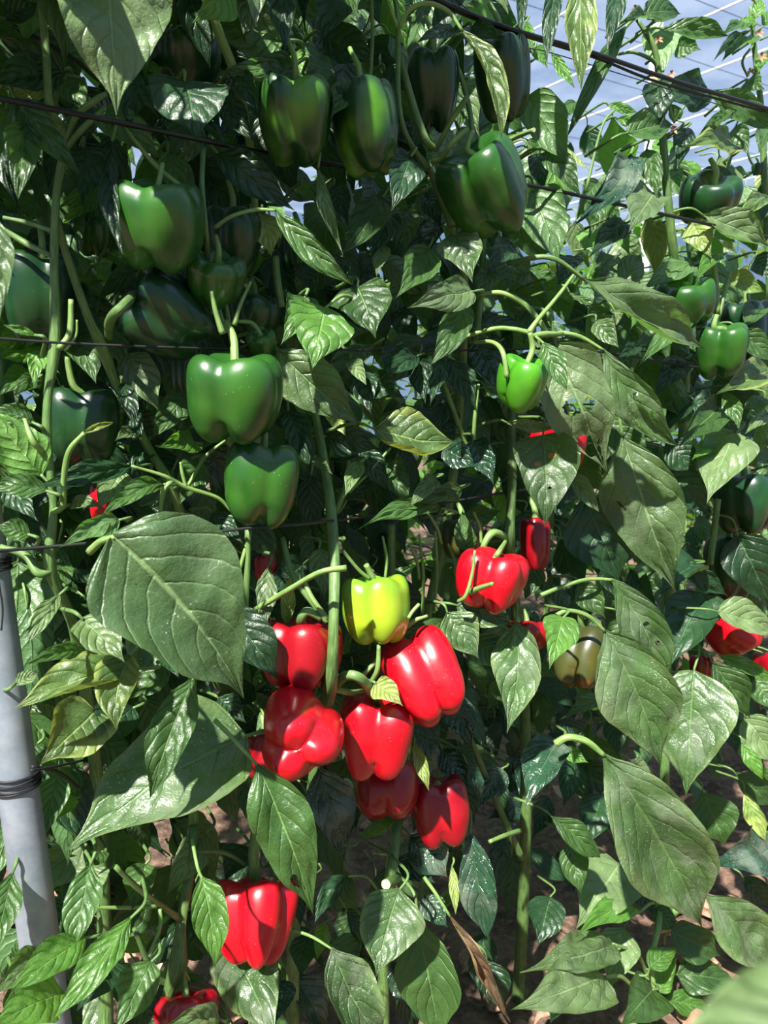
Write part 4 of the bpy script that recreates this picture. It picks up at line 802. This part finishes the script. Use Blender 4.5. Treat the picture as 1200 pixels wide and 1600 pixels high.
line('twine', 'thin black twine strand crossing sky at the upper right, lowest of them', [(600, -90), (800, 66), (880, 88), (1240, 200)], .0006, TWINE, .03, 'twine')

def pole():
    d = .01
    A = at(-34, 780, d); B = A; Cc = at(66, 1500, d + .04); T = (Cc - A).normalized()
    foot = Cc + T * ((Cc.z + .02) / -T.z); top = A - T * .35
    rt = thing('support_pole', 'grey galvanised tube leaning up out of the lower left corner', 'pole', foot)
    tube('tube', [foot, (foot + top) / 2, top], .0168, STEEL, rt, 28)
    # turns of black twine wound on the pole at two heights
    for (fy, nn, nm) in ((0.0, 5, 'twine_tie'), (1, 7, 'twine_tie')):
        q = at(22, 1212, d + .03) if fy else at(-2, 868, d + .01)
        s = (q - top).dot(T); c = top + T * s; A1 = T.orthogonal().normalized(); B1 = T.cross(A1); pts = []
        for k in range(nn * 10):
            a = k * 2 * math.pi / 10; pts.append(c + T * (.0016 * k / 10 * 1.3 + .0015 * math.sin(a * .7)) + (A1 * math.cos(a) + B1 * math.sin(a)) * .0182)
        tube(nm, pts, .0011, TWINE, rt, 6)
pole()
line('twine', 'short black twine tail tied to the grey pole', [(48, 1204), (85, 1198), (130, 1188)], .0012, TWINE, [.075, .06, .03], 'twine')
line('twine', 'black drip tube leaving the pole towards the lower leaves', [(50, 1198), (90, 1206), (122, 1230)], .0016, TWINE, [.07, .05, .02], 'twine')
line('twine', 'loose black twine hanging down along the grey pole', [(0, 868), (-2, 905), (4, 950), (2, 985)], .0008, TWINE, [.09, .09, .09, .09], 'twine')

# distant post of the greenhouse
def post():
    p = P0 - NRM * 3.2 + U * 3.3
    q = Vector((ray(1018, 200).x, ray(1018, 200).y, 0)).normalized() * 4.5
    o = tube('greenhouse_post', [Vector((q.x, q.y, -.03)), Vector((q.x, q.y, 3.04))], .03, WHITE, None, 16); tag(o, 'pale distant post rising to the roof at the upper right', 'post')
post()

# ------------------------------------------------------------------ rows behind
def back_plant(pos, hgt, seed, label, group='pepper plants of the rows behind', dark=False):
    rn = random.Random(seed); rt = thing('pepper_plant', label, 'pepper plant', pos, group)
    top = pos + Vector((rn.uniform(-.05, .05), rn.uniform(-.05, .05), hgt))
    for k in range(3):
        a = rn.uniform(0, 6.28); t2 = pos + Vector((math.cos(a) * .12, math.sin(a) * .12, hgt * rn.uniform(.85, 1.0)))
        tube('stem', [pos - UP * .02, pos + UP * .3, (pos + t2) / 2 + Vector((math.cos(a) * .06, math.sin(a) * .06, .1)), t2], [.007, .006, .005, .002], STEM, rt, 7)
    V, F, UVs, MI = [], [], [], []; mats = [LM['b'], LM['n'], LM['p'], LM['y'], PET]
    for q in range(260):
        z = hgt * (rn.uniform(.12, 1.0)); rad = .26 * (1.1 - .55 * z / hgt) * math.sqrt(rn.random())
        a = rn.uniform(0, 6.28); A = pos + Vector((math.cos(a) * rad, math.sin(a) * rad, z)); D = Vector((math.cos(a) + rn.gauss(0, .4), math.sin(a) + rn.gauss(0, .4), rn.uniform(-1.0, .5 if z > hgt * .85 else .1))).normalized()
        Lm = rn.uniform(.06, .11) * (1 if z < hgt * .85 else .75); B = A + D * Lm; N0 = (UP + Vector((rn.gauss(0, .4), rn.gauss(0, .4), 0))).normalized()
        if abs(N0.dot(D)) > .96: N0 = D.orthogonal()
        vs, fs, uvs, t0 = leaf_geo(A, B, Lm * .5, N0, SH, 0, .06, .3, (0, 0), .1, 0, 2, 7, rn.randrange(9999))
        k = len(V); V += vs; UVs += uvs; F += [tuple(i + k for i in f) for f in fs]; MI += [(rn.choice([0, 0, 0, 1, 1, 2, 3]) if not dark else 1)] * len(fs)
        tv, tf, tu = tube_geo([A - D * .04 - UP * .015, A], [.0014, .001], 4); k = len(V); V += tv; UVs += tu; F += [tuple(i + k for i in f) for f in tf]; MI += [4] * len(tf)
    o = link_mesh('foliage', V, F, mats, rt, UVs, MI); o['kind'] = 'stuff'
BL = ['farther row plant glimpsed through the gaps', 'bright yellow-green farther row plant under the roof film']
k = 0
for row_d, spacing, u0, n, hh in ((1.1, .36, -1.2, 14, 1.5), (2.5, .5, -.8, 12, 1.5)):
    for i in range(n):
        rr = random.Random(k); p = P0 - NRM * (row_d + rr.uniform(-.05, .05)) + U * (u0 + i * spacing); p.z = 0
        back_plant(p, hh + rr.uniform(-.12, .12), 500 + k, 'leafy pepper plant of the %s row behind, bright green in full sun' % ('second' if row_d > 2 else 'next')); k += 1

for i in range(8):  # row out of view, made tall and dense to hold back low sky light
    rr = random.Random(i + 90); p = P0 + NRM * (1.55 + rr.uniform(-.05, .05)) + U * (-1.9 + i * .45); p.z = 0
    back_plant(p, 1.65 + rr.uniform(-.1, .1), 700 + i, "leafy pepper plant of the row on the viewer's side of the aisle", "pepper plants on the viewer's side", True)

# ------------------------------------------------------------------ soil litter, seen through the gaps at the bottom
rn = random.Random(5)
for i in range(34):
    p = at_z(rn.uniform(80, 1150), rn.uniform(1180, 1600), 0.0)
    if p.y > 3.2: continue
    s = rn.uniform(.012, .035); vs, fs = [], []
    bm = bmesh.new(); bmesh.ops.create_icosphere(bm, subdivisions=2, radius=s)
    for v in bm.verts:
        v.co *= 1 + .45 * noise.noise(v.co * 60 + Vector((i, 0, 0))); v.co.z *= .55
    me = bpy.data.meshes.new('soil_clod'); bm.to_mesh(me); bm.free(); me.materials.append(CLOD)
    o = bpy.data.objects.new('soil_clod', me); C.objects.link(o); o.location = p + UP * (-.01); tag(o, 'reddish brown lump of soil on the ground among the stems', 'soil clod', 'clods on the ground')
for i in range(24):
    p = at_z(rn.uniform(80, 1150), rn.uniform(1150, 1600), 0.02)
    if p.y > 3.0: continue
    a = rn.uniform(0, 6.28); D = Vector((math.cos(a), math.sin(a), rn.uniform(-.1, .2))).normalized(); Lm = rn.uniform(.05, .09)
    vs, fs, uvs, t0 = leaf_geo(p, p + D * Lm, Lm * .5, UP, SH, rn.uniform(-.1, .1), .05, .5, (.9, .6), .3, .8, 4, 10, i + 70)
    o = link_mesh('fallen_leaf', vs, fs, LITTER, None, uvs); tag(o, 'dry curled tan leaf lying on the soil under the plants', 'fallen leaf', 'fallen leaves on the ground')
